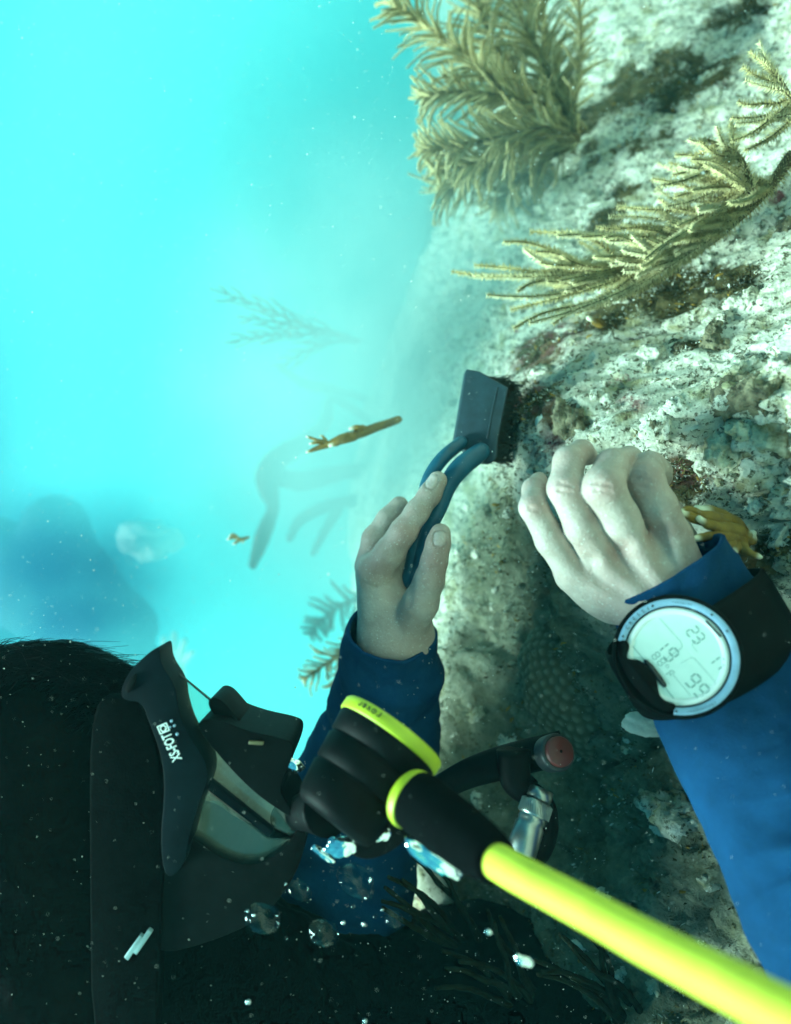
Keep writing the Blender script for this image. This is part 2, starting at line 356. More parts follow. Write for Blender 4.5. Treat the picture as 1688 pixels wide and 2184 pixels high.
# ------------------------------------------------------------------ implicit bodies
class Field:
    def __init__(s, lo, hi, h):
        s.lo = np.asarray(lo, float); s.h = h
        s.ax = [np.arange(lo[k], hi[k] + h, h) for k in range(3)]
        s.f = np.full([len(a) for a in s.ax], .03, np.float32)
    def like(s):
        o = Field.__new__(Field); o.lo, o.h, o.ax = s.lo, s.h, s.ax; o.f = np.full(s.f.shape, .03, np.float32); return o
    def _sub(s, lo, hi):
        sl = []
        for k in range(3):
            i0 = max(0, int((lo[k] - s.lo[k]) / s.h)); i1 = min(len(s.ax[k]), int((hi[k] - s.lo[k]) / s.h) + 2)
            if i1 <= i0: return None
            sl.append(slice(i0, i1))
        return tuple(sl)
    def _pts(s, sl): return np.stack(np.meshgrid(*[s.ax[k][sl[k]] for k in range(3)], indexing='ij'), -1).astype(np.float32)
    def _blend(s, sl, d, k, sub=False):
        g = s.f[sl]
        if sub:
            d = -d; h = np.clip(.5 - .5 * (g - d) / k, 0, 1); s.f[sl] = g + (d - g) * h + k * h * (1 - h)
        else:
            h = np.clip(.5 + .5 * (g - d) / k, 0, 1); s.f[sl] = g + (d - g) * h - k * h * (1 - h)
    def cone(s, a, b, ra, rb, k=.003, sub=False):
        a = np.asarray(a); b = np.asarray(b); m = max(ra, rb) + k * 1.5 + 3 * s.h
        sl = s._sub(np.minimum(a, b) - m, np.maximum(a, b) + m)
        if sl is None: return
        p = s._pts(sl); ab = b - a; t = np.clip(((p - a) @ ab) / max(ab @ ab, 1e-12), 0, 1)
        d = np.linalg.norm(p - a - t[..., None] * ab, axis=-1) - (ra + (rb - ra) * t); s._blend(sl, d, k, sub)
    def ell(s, c, R, k=.005, A=None, sub=False):
        c = np.asarray(c); R = np.asarray(R, float); m = R.max() + k * 1.5 + 3 * s.h; sl = s._sub(c - m, c + m)
        if sl is None: return
        q = s._pts(sl) - c
        if A is not None: q = q @ np.asarray(A).T
        l = np.linalg.norm(q / R, axis=-1); d = (l - 1) * R.min(); s._blend(sl, d, k, sub)
    def px(s, pts, k=.003):
        """Chain of (x, y, d, radius px)."""
        for p, q in zip(pts[:-1], pts[1:]): s.cone(P(*p[:3]), P(*q[:3]), p[3] * S(p[2]), q[3] * S(q[2]), k)
    def mesh(s):
        f = s.f; sg = f < 0; n = np.array(f.shape) - 1
        cnt = np.zeros(n, np.int8); acc = np.zeros((*n, 3), np.float32)
        cs = [(i, j, k) for i in (0, 1) for j in (0, 1) for k in (0, 1)]
        def cv(c): return f[c[0]:c[0] + n[0], c[1]:c[1] + n[1], c[2]:c[2] + n[2]]
        for a in cs:
            for ax in range(3):
                if a[ax]: continue
                b = list(a); b[ax] = 1; fa, fb = cv(a), cv(b); m = (fa < 0) != (fb < 0)
                t = fa[m] / (fa[m] - fb[m]); p = np.tile(np.array(a, np.float32), (len(t), 1)); p[:, ax] += t; acc[m] += p; cnt[m] += 1
        act = cnt > 0; idx = np.full(n, -1, np.int64); idx[act] = np.arange(act.sum())
        V = (np.argwhere(act) + acc[act] / cnt[act][:, None]) * s.h + s.lo
        F = []
        for ax in range(3):
            o = [(ax + 1) % 3, (ax + 2) % 3]
            a = [slice(1, -1)] * 3; b = [slice(1, -1)] * 3; a[ax] = slice(0, -1); b[ax] = slice(1, None)
            m = sg[tuple(a)] != sg[tuple(b)]; q = np.argwhere(m); off = np.array([1, 1, 1]); off[ax] = 0; q = q + off
            inside = sg[tuple(a)][m]
            def cell(d0, d1):
                r = q.copy(); r[:, o[0]] += d0; r[:, o[1]] += d1; return idx[r[:, 0], r[:, 1], r[:, 2]]
            Q = np.stack([cell(-1, -1), cell(0, -1), cell(0, 0), cell(-1, 0)], 1); Q[inside] = Q[inside][:, ::-1]; F.append(Q)
        F = np.concatenate(F); F = F[(F >= 0).all(1)]
        return V.astype(float), F
def relax(V, F, it=2, lam=.5):
    e = np.concatenate([F[:, [0, 1]], F[:, [1, 2]], F[:, [2, 3]], F[:, [3, 0]]])
    for _ in range(it):
        s = np.zeros_like(V); c = np.zeros(len(V)); np.add.at(s, e[:, 0], V[e[:, 1]]); np.add.at(c, e[:, 0], 1)
        np.add.at(s, e[:, 1], V[e[:, 0]]); np.add.at(c, e[:, 1], 1)
        V = V + lam * (s / np.maximum(c, 1)[:, None] - V)
    return V
def groove(V, pts, depth, width):
    """Press a crease along a polyline of points into V (towards the back, away from the viewer)."""
    for p, q in zip(pts[:-1], pts[1:]):
        ab = q - p; t = np.clip(((V - p) @ ab) / (ab @ ab), 0, 1); d = np.linalg.norm((V - p - t[:, None] * ab)[:, :2], axis=1)
        dz = np.abs(V[:, 2] - (p[2] + t * ab[2])); w = np.exp(-(d / width) ** 2) * (dz < .014)
        V[:, 2] += depth * w
    return V

# ================================================================== SETTING
# reef bed as one sheet: control points read as (x, y, distance), height interpolated by a thin-plate spline
CP = [(1690,-150,1.0),(1690,60,.80),(1690,300,.66),(1690,500,.56),(1690,750,.49),(1690,950,.455),(1690,1250,.46),(1690,1500,.50),
      (1450,-100,1.02),(1450,150,.86),(1480,400,.70),(1500,640,.60),(1500,850,.505),(1480,1020,.475),(1560,1120,.45),
      (1280,-100,1.15),(1260,100,1.0),(1270,300,.86),(1250,520,.76),(1270,700,.65),(1260,850,.54),(1270,935,.455),(1400,960,.46),
      (1120,480,.92),(1080,620,.86),(1120,760,.70),(1118,850,.62),(1120,950,.60),(1000,560,1.02),(980,700,.95),(960,900,.86),(900,600,1.25),
      (870,780,1.15),(860,950,1.02),(830,1100,1.0),(1010,1050,.76),(1010,1200,.72),(1120,1250,.65),(1230,1330,.56),(1080,1400,.66),(960,1450,.68),
      (940,1330,.74),(1250,1480,.58),(1350,1600,.55),(1200,1620,.62),(1050,1600,.66),(960,1700,.66),(1180,1780,.62),(1380,1780,.53),(1500,1950,.50),
      (1000,1900,.66),(1250,2000,.55),(1100,2150,.60),(1400,2200,.50),(800,2000,.80),(760,1300,1.25),(770,1650,1.05),(700,1550,1.5),
      (940,300,1.7),(990,0,1.8),(1070,250,1.3),(1110,-50,1.4),(870,500,1.9),(760,800,1.7),(745,1000,1.5)]
cpw = np.array([P(*c) for c in CP]); cx, cy, cz = cpw[:, 1], cpw[:, 2], -cpw[:, 0]
far = [(x, y, z) for (x, y, z) in ((-1.6,.4,-.05),(-1.6,1.2,.02),(1.6,.5,-.25),(1.9,1.2,-.16),(-.2,.15,-.26),(.35,.18,-.27),(-.6,.2,-.25),(0,3,.12),(1.5,3,-.08),(-1.5,3,.10),(0,2.2,.12),(1,2.2,-.08),(-1,2,.08))]
cx = np.concatenate([cx, [f[0] for f in far]]); cy = np.concatenate([cy, [f[1] for f in far]]); cz = np.concatenate([cz, [f[2] for f in far]])
def tps_fit(lmb=2e-4):
    n = len(cx); r = np.hypot(cx[:, None] - cx, cy[:, None] - cy); K = np.where(r > 0, r * r * np.log(r + 1e-12), 0) + lmb * np.eye(n)
    Q = np.stack([np.ones(n), cx, cy], 1); A = np.block([[K, Q], [Q.T, np.zeros((3, 3))]])
    return np.linalg.solve(A, np.concatenate([cz, np.zeros(3)]))
tw = tps_fit()
def base_height(X, Y):
    Xc = np.clip(X, -1.9, 2.1); Yc = np.clip(Y, .12, 3.0); out = tw[-3] + tw[-2] * Xc + tw[-1] * Yc
    for k in range(len(cx)):
        r2 = (Xc - cx[k]) ** 2 + (Yc - cy[k]) ** 2; out = out + tw[k] * .5 * r2 * np.log(r2 + 1e-12)
    out = np.clip(out, -.45, .11); top_ = .11 - .20 * smooth(.05, .8, X); out = np.where(out > top_ - .05, top_ - .05 * np.exp(-(np.maximum(out - top_ + .05, 0)) / .05), out)
    return out + (np.clip(Y, 3, 30) - 3) * -.01
def reef_height(X, Y):
    """Reef surface height: -right coordinate."""
    q = np.stack([X, Y, np.zeros_like(X)], -1)
    nearness = 1 - smooth(1.1, 2.2, Y)
    z = base_height(X, Y)
    rough_ = .35 + .65 * smooth(.08, .20, -z + .12 * X + .05 * fbm(q * 3, 2))
    b = fbm(q * 7, 3); r = 1 - np.abs(fbm(q * 21 + 3, 4, .55)); d = fbm(q * 70, 4, .6)
    pit = smooth(.15, .75, fbm(q * 34 + 9, 3))
    z = z + (.018 * b + .05 * (1 - nearness) * fbm(q * 2.3 + 5, 3) + rough_ * (.022 * (r - .6) + .0085 * d - .026 * pit - .006 * smooth(.1, .6, fbm(q * 95 + 31, 2)))) * (0.25 + .75 * nearness)
    return z
def grid_axis(lo, hi, step, far_, g):
    a = list(np.arange(lo, hi, step)); s = step; x = a[-1]
    while x < far_[1]: s *= g; x += s; a.append(x)
    s = step; x = a[0]; pre = []
    while x > far_[0]: s *= g; x -= s; pre.append(x)
    return np.array(pre[::-1] + a)
XA = grid_axis(-.62, .80, .0021, (-16, 16), 1.10)
YA = [.16]
while YA[-1] < 1.5: YA.append(YA[-1] * 1.0039)
s = YA[-1] - YA[-2]
while YA[-1] < 22: s *= 1.06; YA.append(YA[-1] + s)
YA = np.array([-6, -3, -1.5, -.7, -.3, -.1, .02, .09, .13] + YA)
GX, GY = np.meshgrid(XA, YA, indexing='ij'); GZ = reef_height(GX, GY)
qq = np.stack([GX, GY, GZ], -1)
# lumps lean sideways a little so that the crust is not a pure height field
sh = .006 * np.stack([fbm(qq * 30 + 50, 3), fbm(qq * 30 + 80, 3)], -1) * (1 - smooth(1.1, 2, GY))[..., None] * (GY > .2)[..., None]
VX = GX + sh[..., 0]; VY = GY + sh[..., 1]
reefV = np.stack([-GZ, VX, VY], -1).reshape(-1, 3)
ni, nj = GX.shape; ii, jj = np.meshgrid(np.arange(ni - 1), np.arange(nj - 1), indexing='ij'); a = (ii * nj + jj).ravel()
reefF = np.stack([a, a + 1, a + nj + 1, a + nj], 1)
# where turf algae grows and where the rock is darkened to paint in the divers' shade
def blob(cx_, cy_, d, r):
    c = P(cx_, cy_, d); rr = r * S(d)
    return np.exp(-(((reefV[:, 1] - c[1]) ** 2 + ((reefV[:, 2] - c[2]) * .45) ** 2 + (reefV[:, 0] - c[0]) ** 2) / rr ** 2))
ALG_SHADE = [(1420,190,.86,95),(1390,140,.88,55),(1130,880,.62,55),(1150,760,.70,45),(1410,610,.62,80),(1540,600,.58,60),(1250,230,.90,40),(1150,370,.90,60),(1290,480,.76,40),  # blobs right of the brush also paint in its cast shadow
       (1280,690,.65,35),(1460,1010,.47,55),(1180,900,.58,35),(1560,70,.9,50),(1620,1180,.46,55),(1330,420,.78,30),(870,800,1.1,60),(1350,330,.82,35),(1610,760,.50,25),(1480,740,.55,22)]
algae = np.clip(sum(blob(*a_) for a_ in ALG_SHADE), 0, 1.2)
DULL_SHADE = [(1050,1120,.72,110),(1120,1280,.65,130),(1060,1480,.66,130),(1230,1500,.58,150),(1180,1700,.62,170),(1380,1800,.53,170),(1050,1850,.64,160),(1280,2050,.55,200),(1500,1980,.5,150),(940,1700,.68,100),(830,1000,1.02,60)]
dull_shade = np.clip(1.3 * sum(blob(*a_) for a_ in DULL_SHADE), 0, 1)
maroon = np.clip(1.3 * sum(blob(*a_) for a_ in [(1150,760,.70,55),(1130,870,.62,60),(1200,720,.68,40),(1350,850,.52,26),(1470,1010,.47,40),(1170,960,.57,34)]), 0, 1)
reef = make('reef_bed', reefV, reefF, M['reef'], recalc=False, attrs={'algae': algae, 'dull_shade': dull_shade, 'maroon': maroon}, kind='structure')
reef['label'] = 'pale limestone reef bed rising out of the milky water'
def lumps():
    """Knobs of crust standing on the reef: pieces of the setting."""
    rr = np.random.default_rng(77); protos = []
    for k in range(10):
        V, F = ico(4); V = V * (1 + .34 * fbm(V * 1.4 + 9 * k, 3) + .22 * fbm(V * 3.5 + k, 3))[:, None] * np.array([1, .8 + .4 * rr.random(), .8 + .4 * rr.random()])
        me = bpy.data.meshes.new('rock_lump'); me.from_pydata([tuple(v) for v in V], [], F); me.update(); me.polygons.foreach_set('use_smooth', np.full(len(F), True))
        me.materials.append((M['reef'], M['reef'], M['reef'], M['reef'], M['ochre'], M['reef'], M['reef'], M['lump_dark'], M['reef'], M['reef'])[k]); protos.append(me)
    n = 0
    while n < 290:
        x, y = rr.uniform(880, 1720), rr.uniform(-40, 1150) if rr.random() < .75 else rr.uniform(1150, 2150)
        if 1090 < x < 1470 and 930 < y < 1400: continue
        d = on_reef(x, y, .3, 1.4)
        if d > 1.25: continue
        o = bpy.data.objects.new('rock_lump', protos[int(rr.integers(10))]); COL.objects.link(o); o.parent = reef
        sz = float(np.exp(rr.normal(math.log(.0065), .45)))
        o.location = W(P(x, y, d) + np.array([sz * .55, 0, sz * .2])); o.scale = (sz, sz, sz * .75); o.rotation_euler = tuple(rr.uniform(0, 6.28, 3)); n += 1
def reef_u(v, w):
    """right-coordinate of the reef at up v, forward w."""
    return -float(reef_height(np.array([v]), np.array([w]))[0])
def on_reef(x, y, d0=.3, d1=2.2):
    """Where the sight line through (x, y) meets the reef."""
    ds = np.linspace(d0, d1, 700); u = (x - 844) / FPX * ds; v = (1092 - y) / FPX * ds
    g = -reef_height(v, ds); k = np.argmax(u > g) if (u > g).any() else len(ds) - 1
    return ds[k]
lumps()

# ================================================================== HANDS, ARMS, HEAD
def diver():
    person = thing('person', 'diver in blue long-sleeved shirt scrubbing the reef with a brush', 'person', P(760, 2300, .52))
    parts = []; nail = []; blush = []
    def addmesh(fl, nails=(), creases=(), blushes=(), it=2):
        V, F = fl.mesh(); V = relax(V, F, it)
        for pts, dep, wid in creases: V = groove(V, [P(*p) for p in pts], dep, wid)
        n = np.zeros(len(V)); b = np.zeros(len(V))
        for (x, y, d, rx, ry, ang) in nails:
            c = P(x, y, d); q = (V - c) / S(d); ca, sa = math.cos(ang), math.sin(ang)
            a_ = (q[:, 0] * ca + q[:, 1] * sa) / rx; b_ = (-q[:, 0] * sa + q[:, 1] * ca) / ry; e = np.abs(a_) ** 3 + np.abs(b_) ** 3
            m = (np.abs(q[:, 2]) < 60); w = (1 - smooth(.75, 1.05, e)) * m; n = np.maximum(n, w)
            rim = np.exp(-((e - 1.1) / .25) ** 2) * m; V[:, 2] += rim * .0013
        for (x, y, d, r) in blushes:
            c = P(x, y, d); b = np.maximum(b, np.exp(-(((V - c)[:, :2] / (r * S(d))) ** 2).sum(1)))
        parts.append((V, F)); nail.append(n); blush.append(b)
    # --- the hand spread on the reef (fingers hooked over the rock)
    f = Field(P(1085, 1420, .30) - np.array([.0, 0, -.03]), np.array([*(P(1530, 915, .48)[:2] + [.012, .01]), .50]), .00105)
    A = [(1222,1222,.414,34),(1176,1152,.408,32.5),(1138,1082,.402,29),(1140,1044,.416,24.5),(1150,1024,.438,18)]
    B = [(1290,1206,.406,38),(1242,1122,.398,36.5),(1206,1042,.394,36.5),(1214,985,.402,32),(1240,964,.422,25),(1254,972,.442,21)]
    C = [(1362,1176,.402,40),(1322,1104,.392,40),(1288,1038,.384,43),(1306,994,.398,35),(1342,980,.424,27),(1358,990,.442,22)]
    D = [(1432,1140,.404,40),(1404,1080,.398,39),(1376,1026,.394,39),(1386,996,.410,32),(1406,1004,.434,25),(1414,1018,.448,21)]
    for ch in (A, B, C, D):
        g1 = f.like(); g1.px(ch, .0035); h = np.clip(.5 + .5 * (f.f - g1.f) / .0011, 0, 1); f.f = f.f + (g1.f - f.f) * h - .0011 * h * (1 - h)
    pf = f.like()
    # palm in its own field so that fingers stay separate, then one soft union
    for (m, wr, r0, r1) in (((1222,1224,.416),(1358,1306,.408),34,46),((1290,1210,.409),(1384,1290,.402),40,48),((1362,1180,.406),(1424,1270,.400),42,50),((1432,1146,.409),(1466,1246,.406),42,50)):
        pf.cone(P(*m), P(*wr), r0 * S(m[2]), r1 * S(wr[2]), .010)
    pf.ell(P(1340, 1240, .420), (.034, .026, .015), .010)
    pf.cone(P(1405, 1290, .405), P(1540, 1500, .405), 62 * S(.405), 78 * S(.405), .012)
    pf.cone(P(1376, 1300, .410), P(1510, 1500, .41), 52 * S(.41), 70 * S(.41), .012)
    # thumb, tucked away below the palm on the far side
    pf.px([(1460,1238,.428,38),(1452,1150,.446,30),(1436,1090,.458,24)], .006)
    g = pf.f; ff = f.f; k = .0045
    h = np.clip(.5 + .5 * (ff - g) / k, 0, 1); f.f = ff + (g - ff) * h - k * h * (1 - h)
    # hollows between the knuckles
    for (x, y, d, r, kk) in ((1332,1176,.3890,18,.006),(1400,1140,.3905,18,.006),(1260,1204,.3965,16,.006)):
        f.cone(P(x, y, d), P(x + 20, y + 40, d), r * S(d), r * .6 * S(d), kk, sub=True)
    for (x0, y0, d0, x1, y1, d1) in ((1290,1206,.3992,1384,1284,.3897),(1362,1176,.3952,1424,1262,.3872),(1432,1142,.3982,1462,1236,.393),(1224,1224,.407,1350,1300,.396)):
        f.cone(P(x0, y0, d0), P(x1, y1, d1), 9 * S(d0), 5 * S(d1), .006)                      # tendons
    cr = []
    for (x, y, d, wv) in ((1206,1046,.372,24),(1208,1030,.372,22),(1287,1046,.362,28),(1290,1030,.362,24),(1374,1034,.372,24),(1377,1020,.374,20),(1137,1086,.386,18)):
        cr.append((((x - wv, y + 5, d), (x, y - 2, d), (x + wv, y + 4, d)), .0007, .0011))
    addmesh(f, (), cr, [(1205,1040,.39,34),(1290,1040,.38,36),(1376,1028,.39,34),(1138,1085,.4,26),(1332,1176,.39,30),(1400,1138,.39,30),(1245,968,.41,30),(1345,985,.41,30)])
    # --- the hand holding the brush
    f = Field(np.array([*(P(735, 1560, .60)[:2]), .47]), np.array([*(P(985, 985, .60)[:2]), .66]), .0011)
    f.px([(800,1222,.552,36),(832,1178,.542,32),(861,1134,.534,28.5),(890,1092,.534,25),(917,1055,.536,23.5),(934,1025,.538,20.5)], .004)
    pf = f.like()
    pf.px([(790,1208,.572,34),(800,1150,.566,27),(828,1108,.566,24),(852,1078,.568,20)], .004)      # middle finger behind
    pf.px([(792,1230,.590,32),(812,1180,.596,26),(850,1160,.604,23),(880,1150,.606,20)], .004)      # ring finger round the grip
    pf.px([(800,1262,.604,28),(826,1224,.612,23),(862,1206,.614,20)], .004)                         # little finger
    th = f.like()
    th.px([(872,1335,.545,42),(898,1285,.530,37),(916,1238,.522,31),(927,1196,.520,27),(935,1160,.520,24.5),(940,1138,.522,22)], .005)
    pm = f.like()
    pm.cone(P(812, 1226, .565), P(842, 1362, .560), 46 * S(.565), 66 * S(.56), .008)
    pm.cone(P(802, 1215, .590), P(846, 1362, .575), 40 * S(.59), 60 * S(.575), .010)
    pm.cone(P(800, 1216, .556), P(818, 1350, .556), 38 * S(.556), 50 * S(.556), .010)
    pm.cone(P(872, 1330, .550), P(850, 1420, .582), 50 * S(.55), 66 * S(.56), .012)
    pm.cone(P(846, 1370, .562), P(828, 1560, .612), 76 * S(.56), 74 * S(.60), .012)
    def merge(a_, b_, k):
        h = np.clip(.5 + .5 * (a_ - b_) / k, 0, 1); return a_ + (b_ - a_) * h - k * h * (1 - h)
    f.f = merge(f.f, pm.f, .006); f.f = merge(f.f, pf.f, .0022); f.f = merge(f.f, th.f, .0016)
    cr = [(((842,1128,.51),(854,1134,.508),(866,1142,.506),(878,1152,.508)), .0008, .0010), (((850,1118,.51),(862,1126,.507),(874,1136,.508)), .0007, .0009),
          (((838,1140,.512),(850,1148,.51)), .0006, .0009), (((905,1196,.505),(922,1204,.5),(944,1202,.5)), .0007, .0011), (((908,1208,.505),(922,1214,.5),(942,1212,.5)), .0006, .001),
          (((905,1066,.52),(918,1072,.518),(928,1080,.52)), .0005, .001), (((770,1245,.53),(800,1256,.53),(828,1250,.53),(850,1236,.53)), .0006, .0016),
          (((868,1216,.53),(878,1240,.53),(872,1290,.53)), .0012, .0022)]
    addmesh(f, [(922,1026,.527,11,17,-.45),(940,1150,.506,14,16,-.10)], cr,
            [(861,1134,.51,30),(925,1200,.5,30),(936,1158,.5,30),(800,1210,.53,36)])
    # --- head, neck, shoulders and arms (mostly under hair, mask and shirt)
    f = Field((-.34, -.70, .22), (.40, -.04, .78), .0058)
    hc = P(265, 1880, .52)
    ang = math.radians(61); R_ = np.array([[math.cos(ang), math.sin(ang), 0], [-math.sin(ang), math.cos(ang), 0], [0, 0, 1]])
    f.ell(hc, (.104, .088, .074), .02, R_)
    f.ell(P(470, 1790, .55), (.055, .045, .050), .03)                     # jaw and cheeks
    f.px([(560,1780,.53,90),(600,1760,.50,60)], .02)                      # cheek towards the mouth
    f.px([(470,1640,.52,45),(560,1665,.52,50)], .02)                       # nose
    f.ell(P(180, 1960, .455), (.022, .030, .010), .006)                    # ear
    f.px([(400,1990,.58,120),(640,2300,.60,160)], .03)                    # neck
    f.px([(640,2300,.56,190),(1100,2300,.62,260),(1250,2700,.62,320)], .05) # chest
    f.px([(720,2330,.60,170),(700,2000,.63,120),(765,1700,.615,100),(818,1540,.60,78)], .03)      # brush arm
    f.px([(1500,2900,.42,220),(2034,2176,.33,160),(1807,1823,.365,110),(1656,1588,.398,80),(1520,1480,.408,66)], .015) # near arm
    addmesh(f, it=3)
    V, F = join([(v, [tuple(r) for r in fc]) for v, fc in parts]); F = np.array(F)
    make('body', V, F, M['skin'], person, attrs={'nail': np.concatenate(nail), 'blush': np.concatenate(blush)}, recalc=True)
    Ve, Fe = ico(3); make('eye', P(452, 1746, .462) + Ve * np.array([.013, .011, .012]), Fe, simple('brown_eye', (.10, .06, .02), .3, .5, 120, 0), person)
    # --- shirt
    fs = Field((-.20, -.85, .24), (.50, -.19, .84), .006)
    fs.px([(660,2330,.57,220),(1100,2310,.63,300),(1260,2720,.63,360)], .05)
    fs.px([(720,2330,.60,200),(700,2050,.60,150)], .03); fs.px([(1500,2900,.42,280),(1990,2260,.33,250)], .03)
    V, F = fs.mesh(); V = relax(V, F, 3)
    shirt = make('shirt', V, F, M['jersey'], person)
    def sleeve(rows, seg=84, n=150, folds=None, thick=.0016, name='sleeve'):
        q = smooth_path(rows, n); C = np.array([P(*r[:3]) for r in q]); R = np.array([r[3] * S(r[2]) for r in q]); RZ = np.array([r[4] * S(r[2]) for r in q])
        # frame: a = in the picture plane across the arm, b = depth
        T = np.gradient(C, axis=0); T /= np.linalg.norm(T, axis=1)[:, None]
        Aq = np.stack([T[:, 1], -T[:, 0], np.zeros(n)], 1); Aq /= np.linalg.norm(Aq, axis=1)[:, None]; Bq = np.cross(T, Aq)
        th = np.linspace(0, 2 * np.pi, seg, endpoint=False); L = np.concatenate([[0], np.cumsum(np.linalg.norm(np.diff(C, axis=0), axis=1))])
        X = np.cos(th)[None, :] * R[:, None]; Y = np.sin(th)[None, :] * RZ[:, None]
        pos = C[:, None] + Aq[:, None] * X[..., None] + Bq[:, None] * Y[..., None]
        d = folds(L[:, None], th[None, :], pos); nrm = Aq[:, None] * np.cos(th)[None, :, None] + Bq[:, None] * np.sin(th)[None, :, None]
        out = pos + nrm * d[..., None]
        # rolled hem then an inner layer
        hem = [out[0] + nrm[0] * (-.0008) - T[0] * .0012, out[0] - nrm[0] * .0028 - T[0] * .0006, out[0] - nrm[0] * .0034 + T[0] * .004, pos[16] - nrm[16] * .0045]
        rows_ = [hem[3], hem[2], hem[1], hem[0]] + [out[i] for i in range(n)]
        V = np.concatenate(rows_); F = []
        for i in range(len(rows_) - 1):
            for j in range(seg): F.append((i * seg + j, i * seg + (j + 1) % seg, (i + 1) * seg + (j + 1) % seg, (i + 1) * seg + j))
        return make(name, V, np.array(F), M['jersey'], shirt)
    def folds1(L, th, pos):
        d = .0022 * fbm(pos * 26, 3) + .0011 * fbm(pos * np.array([90, 60, 60]), 3)
        d = d + .0055 * np.exp(-((L - .034 - .010 * np.cos(th - 2.6)) / .009) ** 2) * (.5 + .5 * np.cos(th - 3.0))
        d = d - .0045 * np.exp(-((L - .052 - .018 * np.cos(th - 2.2)) / .007) ** 2) * (.55 + .45 * np.cos(th - 2.6))
        d = d + (.25 + .75 * np.sin(th) ** 2) * .0026 * np.sin(L * 150 + 2.6 * np.cos(th - .6) + 3.2 * fbm(pos * 14, 2)) * smooth(.05, .10, L)
        return d
    sleeve([(834,1346,.556,98,92),(828,1400,.570,106,100),(826,1450,.580,112,108),(818,1530,.596,122,112),(800,1600,.606,136,116),(760,1720,.616,150,126),(700,2000,.63,170,140)], folds=folds1)
    def folds2(L, th, pos):
        d = .0020 * fbm(pos * 24 + 5, 3) + .0007 * fbm(pos * np.array([100, 60, 60]), 3)
        fw = np.sin(th) ** 2
        d = d + fw * (.0034 * np.sin(L * 105 + 1.9 * np.cos(th * 1.0 + .6) + 3.0 * fbm(pos * 8, 2)) + .0030 * (1 - np.abs(np.sin(L * 64 + 2.4 * np.cos(th) + 3.5 * fbm(pos * 7 + 3, 2)))) ** 2 * 2) * smooth(.10, .16, L)
        d = d - .0065 * np.exp(-((L - .024 - .020 * np.cos(th - .4)) / .0075) ** 2) * np.clip(-np.sin(th) * .9 + .35, 0, 1)
        d = d + .0038 * np.exp(-((L - .008 - .020 * np.cos(th - .4)) / .010) ** 2)
        return d
    q = []
    for t, hw, d, hz in ((-42,138,.405,84),(0,146,.405,83),(60,150,.404,80),(130,158,.404,80),(227,192,.402,98),(400,212,.390,150),(680,258,.355,205),(806,282,.342,225),(1100,320,.325,260)):
        q.append((1440 + .54 * t, 1252 + .84 * t, d, hw, hz))
    sleeve(q, folds=folds2, seg=96, n=190)
    # --- hair: a floating dark mass with loose strands
    fh = Field((-.42, -.52, .36), (-.07, -.055, .68), .0055)
    fh.ell(P(60, 1690, .54), (.105, .100, .095), .02); fh.ell(P(110, 1530, .52), (.060, .046, .07), .03); fh.ell(P(10, 1520, .52), (.07, .045, .08), .03)
    fh.ell(P(170, 1560, .50), (.034, .036, .05), .02)
    fh.ell(P(90, 1880, .505), (.105, .120, .085), .03); fh.ell(P(170, 2080, .50), (.095, .110, .085), .03); fh.ell(P(330, 2230, .52), (.080, .070, .070), .03)
    V, F = fh.mesh(); V = relax(V, F, 2); V = V + .0025 * np.stack([fbm(V * 40, 3), fbm(V * 40 + 9, 3), fbm(V * 40 + 19, 3)], -1)
    hair = make('hair', V, F, M['hair'], person)
    st = []; r2 = random.Random(3)
    for k in range(2200):
        x0 = r2.uniform(-20, 205); d0 = .52 + r2.uniform(-.07, .05); y0 = 1412 + r2.uniform(-22, 55) + max(0, x0 - 120) * .55
        if k < 700: x0 = r2.uniform(150, 222); y0 = 1440 + r2.uniform(-10, 110)
        dx = r2.uniform(20, 120) * (1 + .5 * (x0 / 200)); dy = r2.uniform(-30, 22) + (x0 - 60) * .12
        c = [P(x0 - dx * .5, y0 + 22, d0), P(x0, y0 - r2.uniform(6, 16), d0), P(x0 + dx * .5, y0 - 14 + dy * .4 + r2.uniform(-6, 6), d0), P(x0 + dx, y0 + dy + r2.uniform(-10, 10), d0 + r2.uniform(-.01, .01))]
        st.append(tube(smooth_path(c, 8), np.linspace(.00036, .00012, 8), 3, cap=False))
    V, F = join(st); make('loose_hair', V, F, M['hair'], hair, recalc=False, kind='stuff')
    return person
diver()

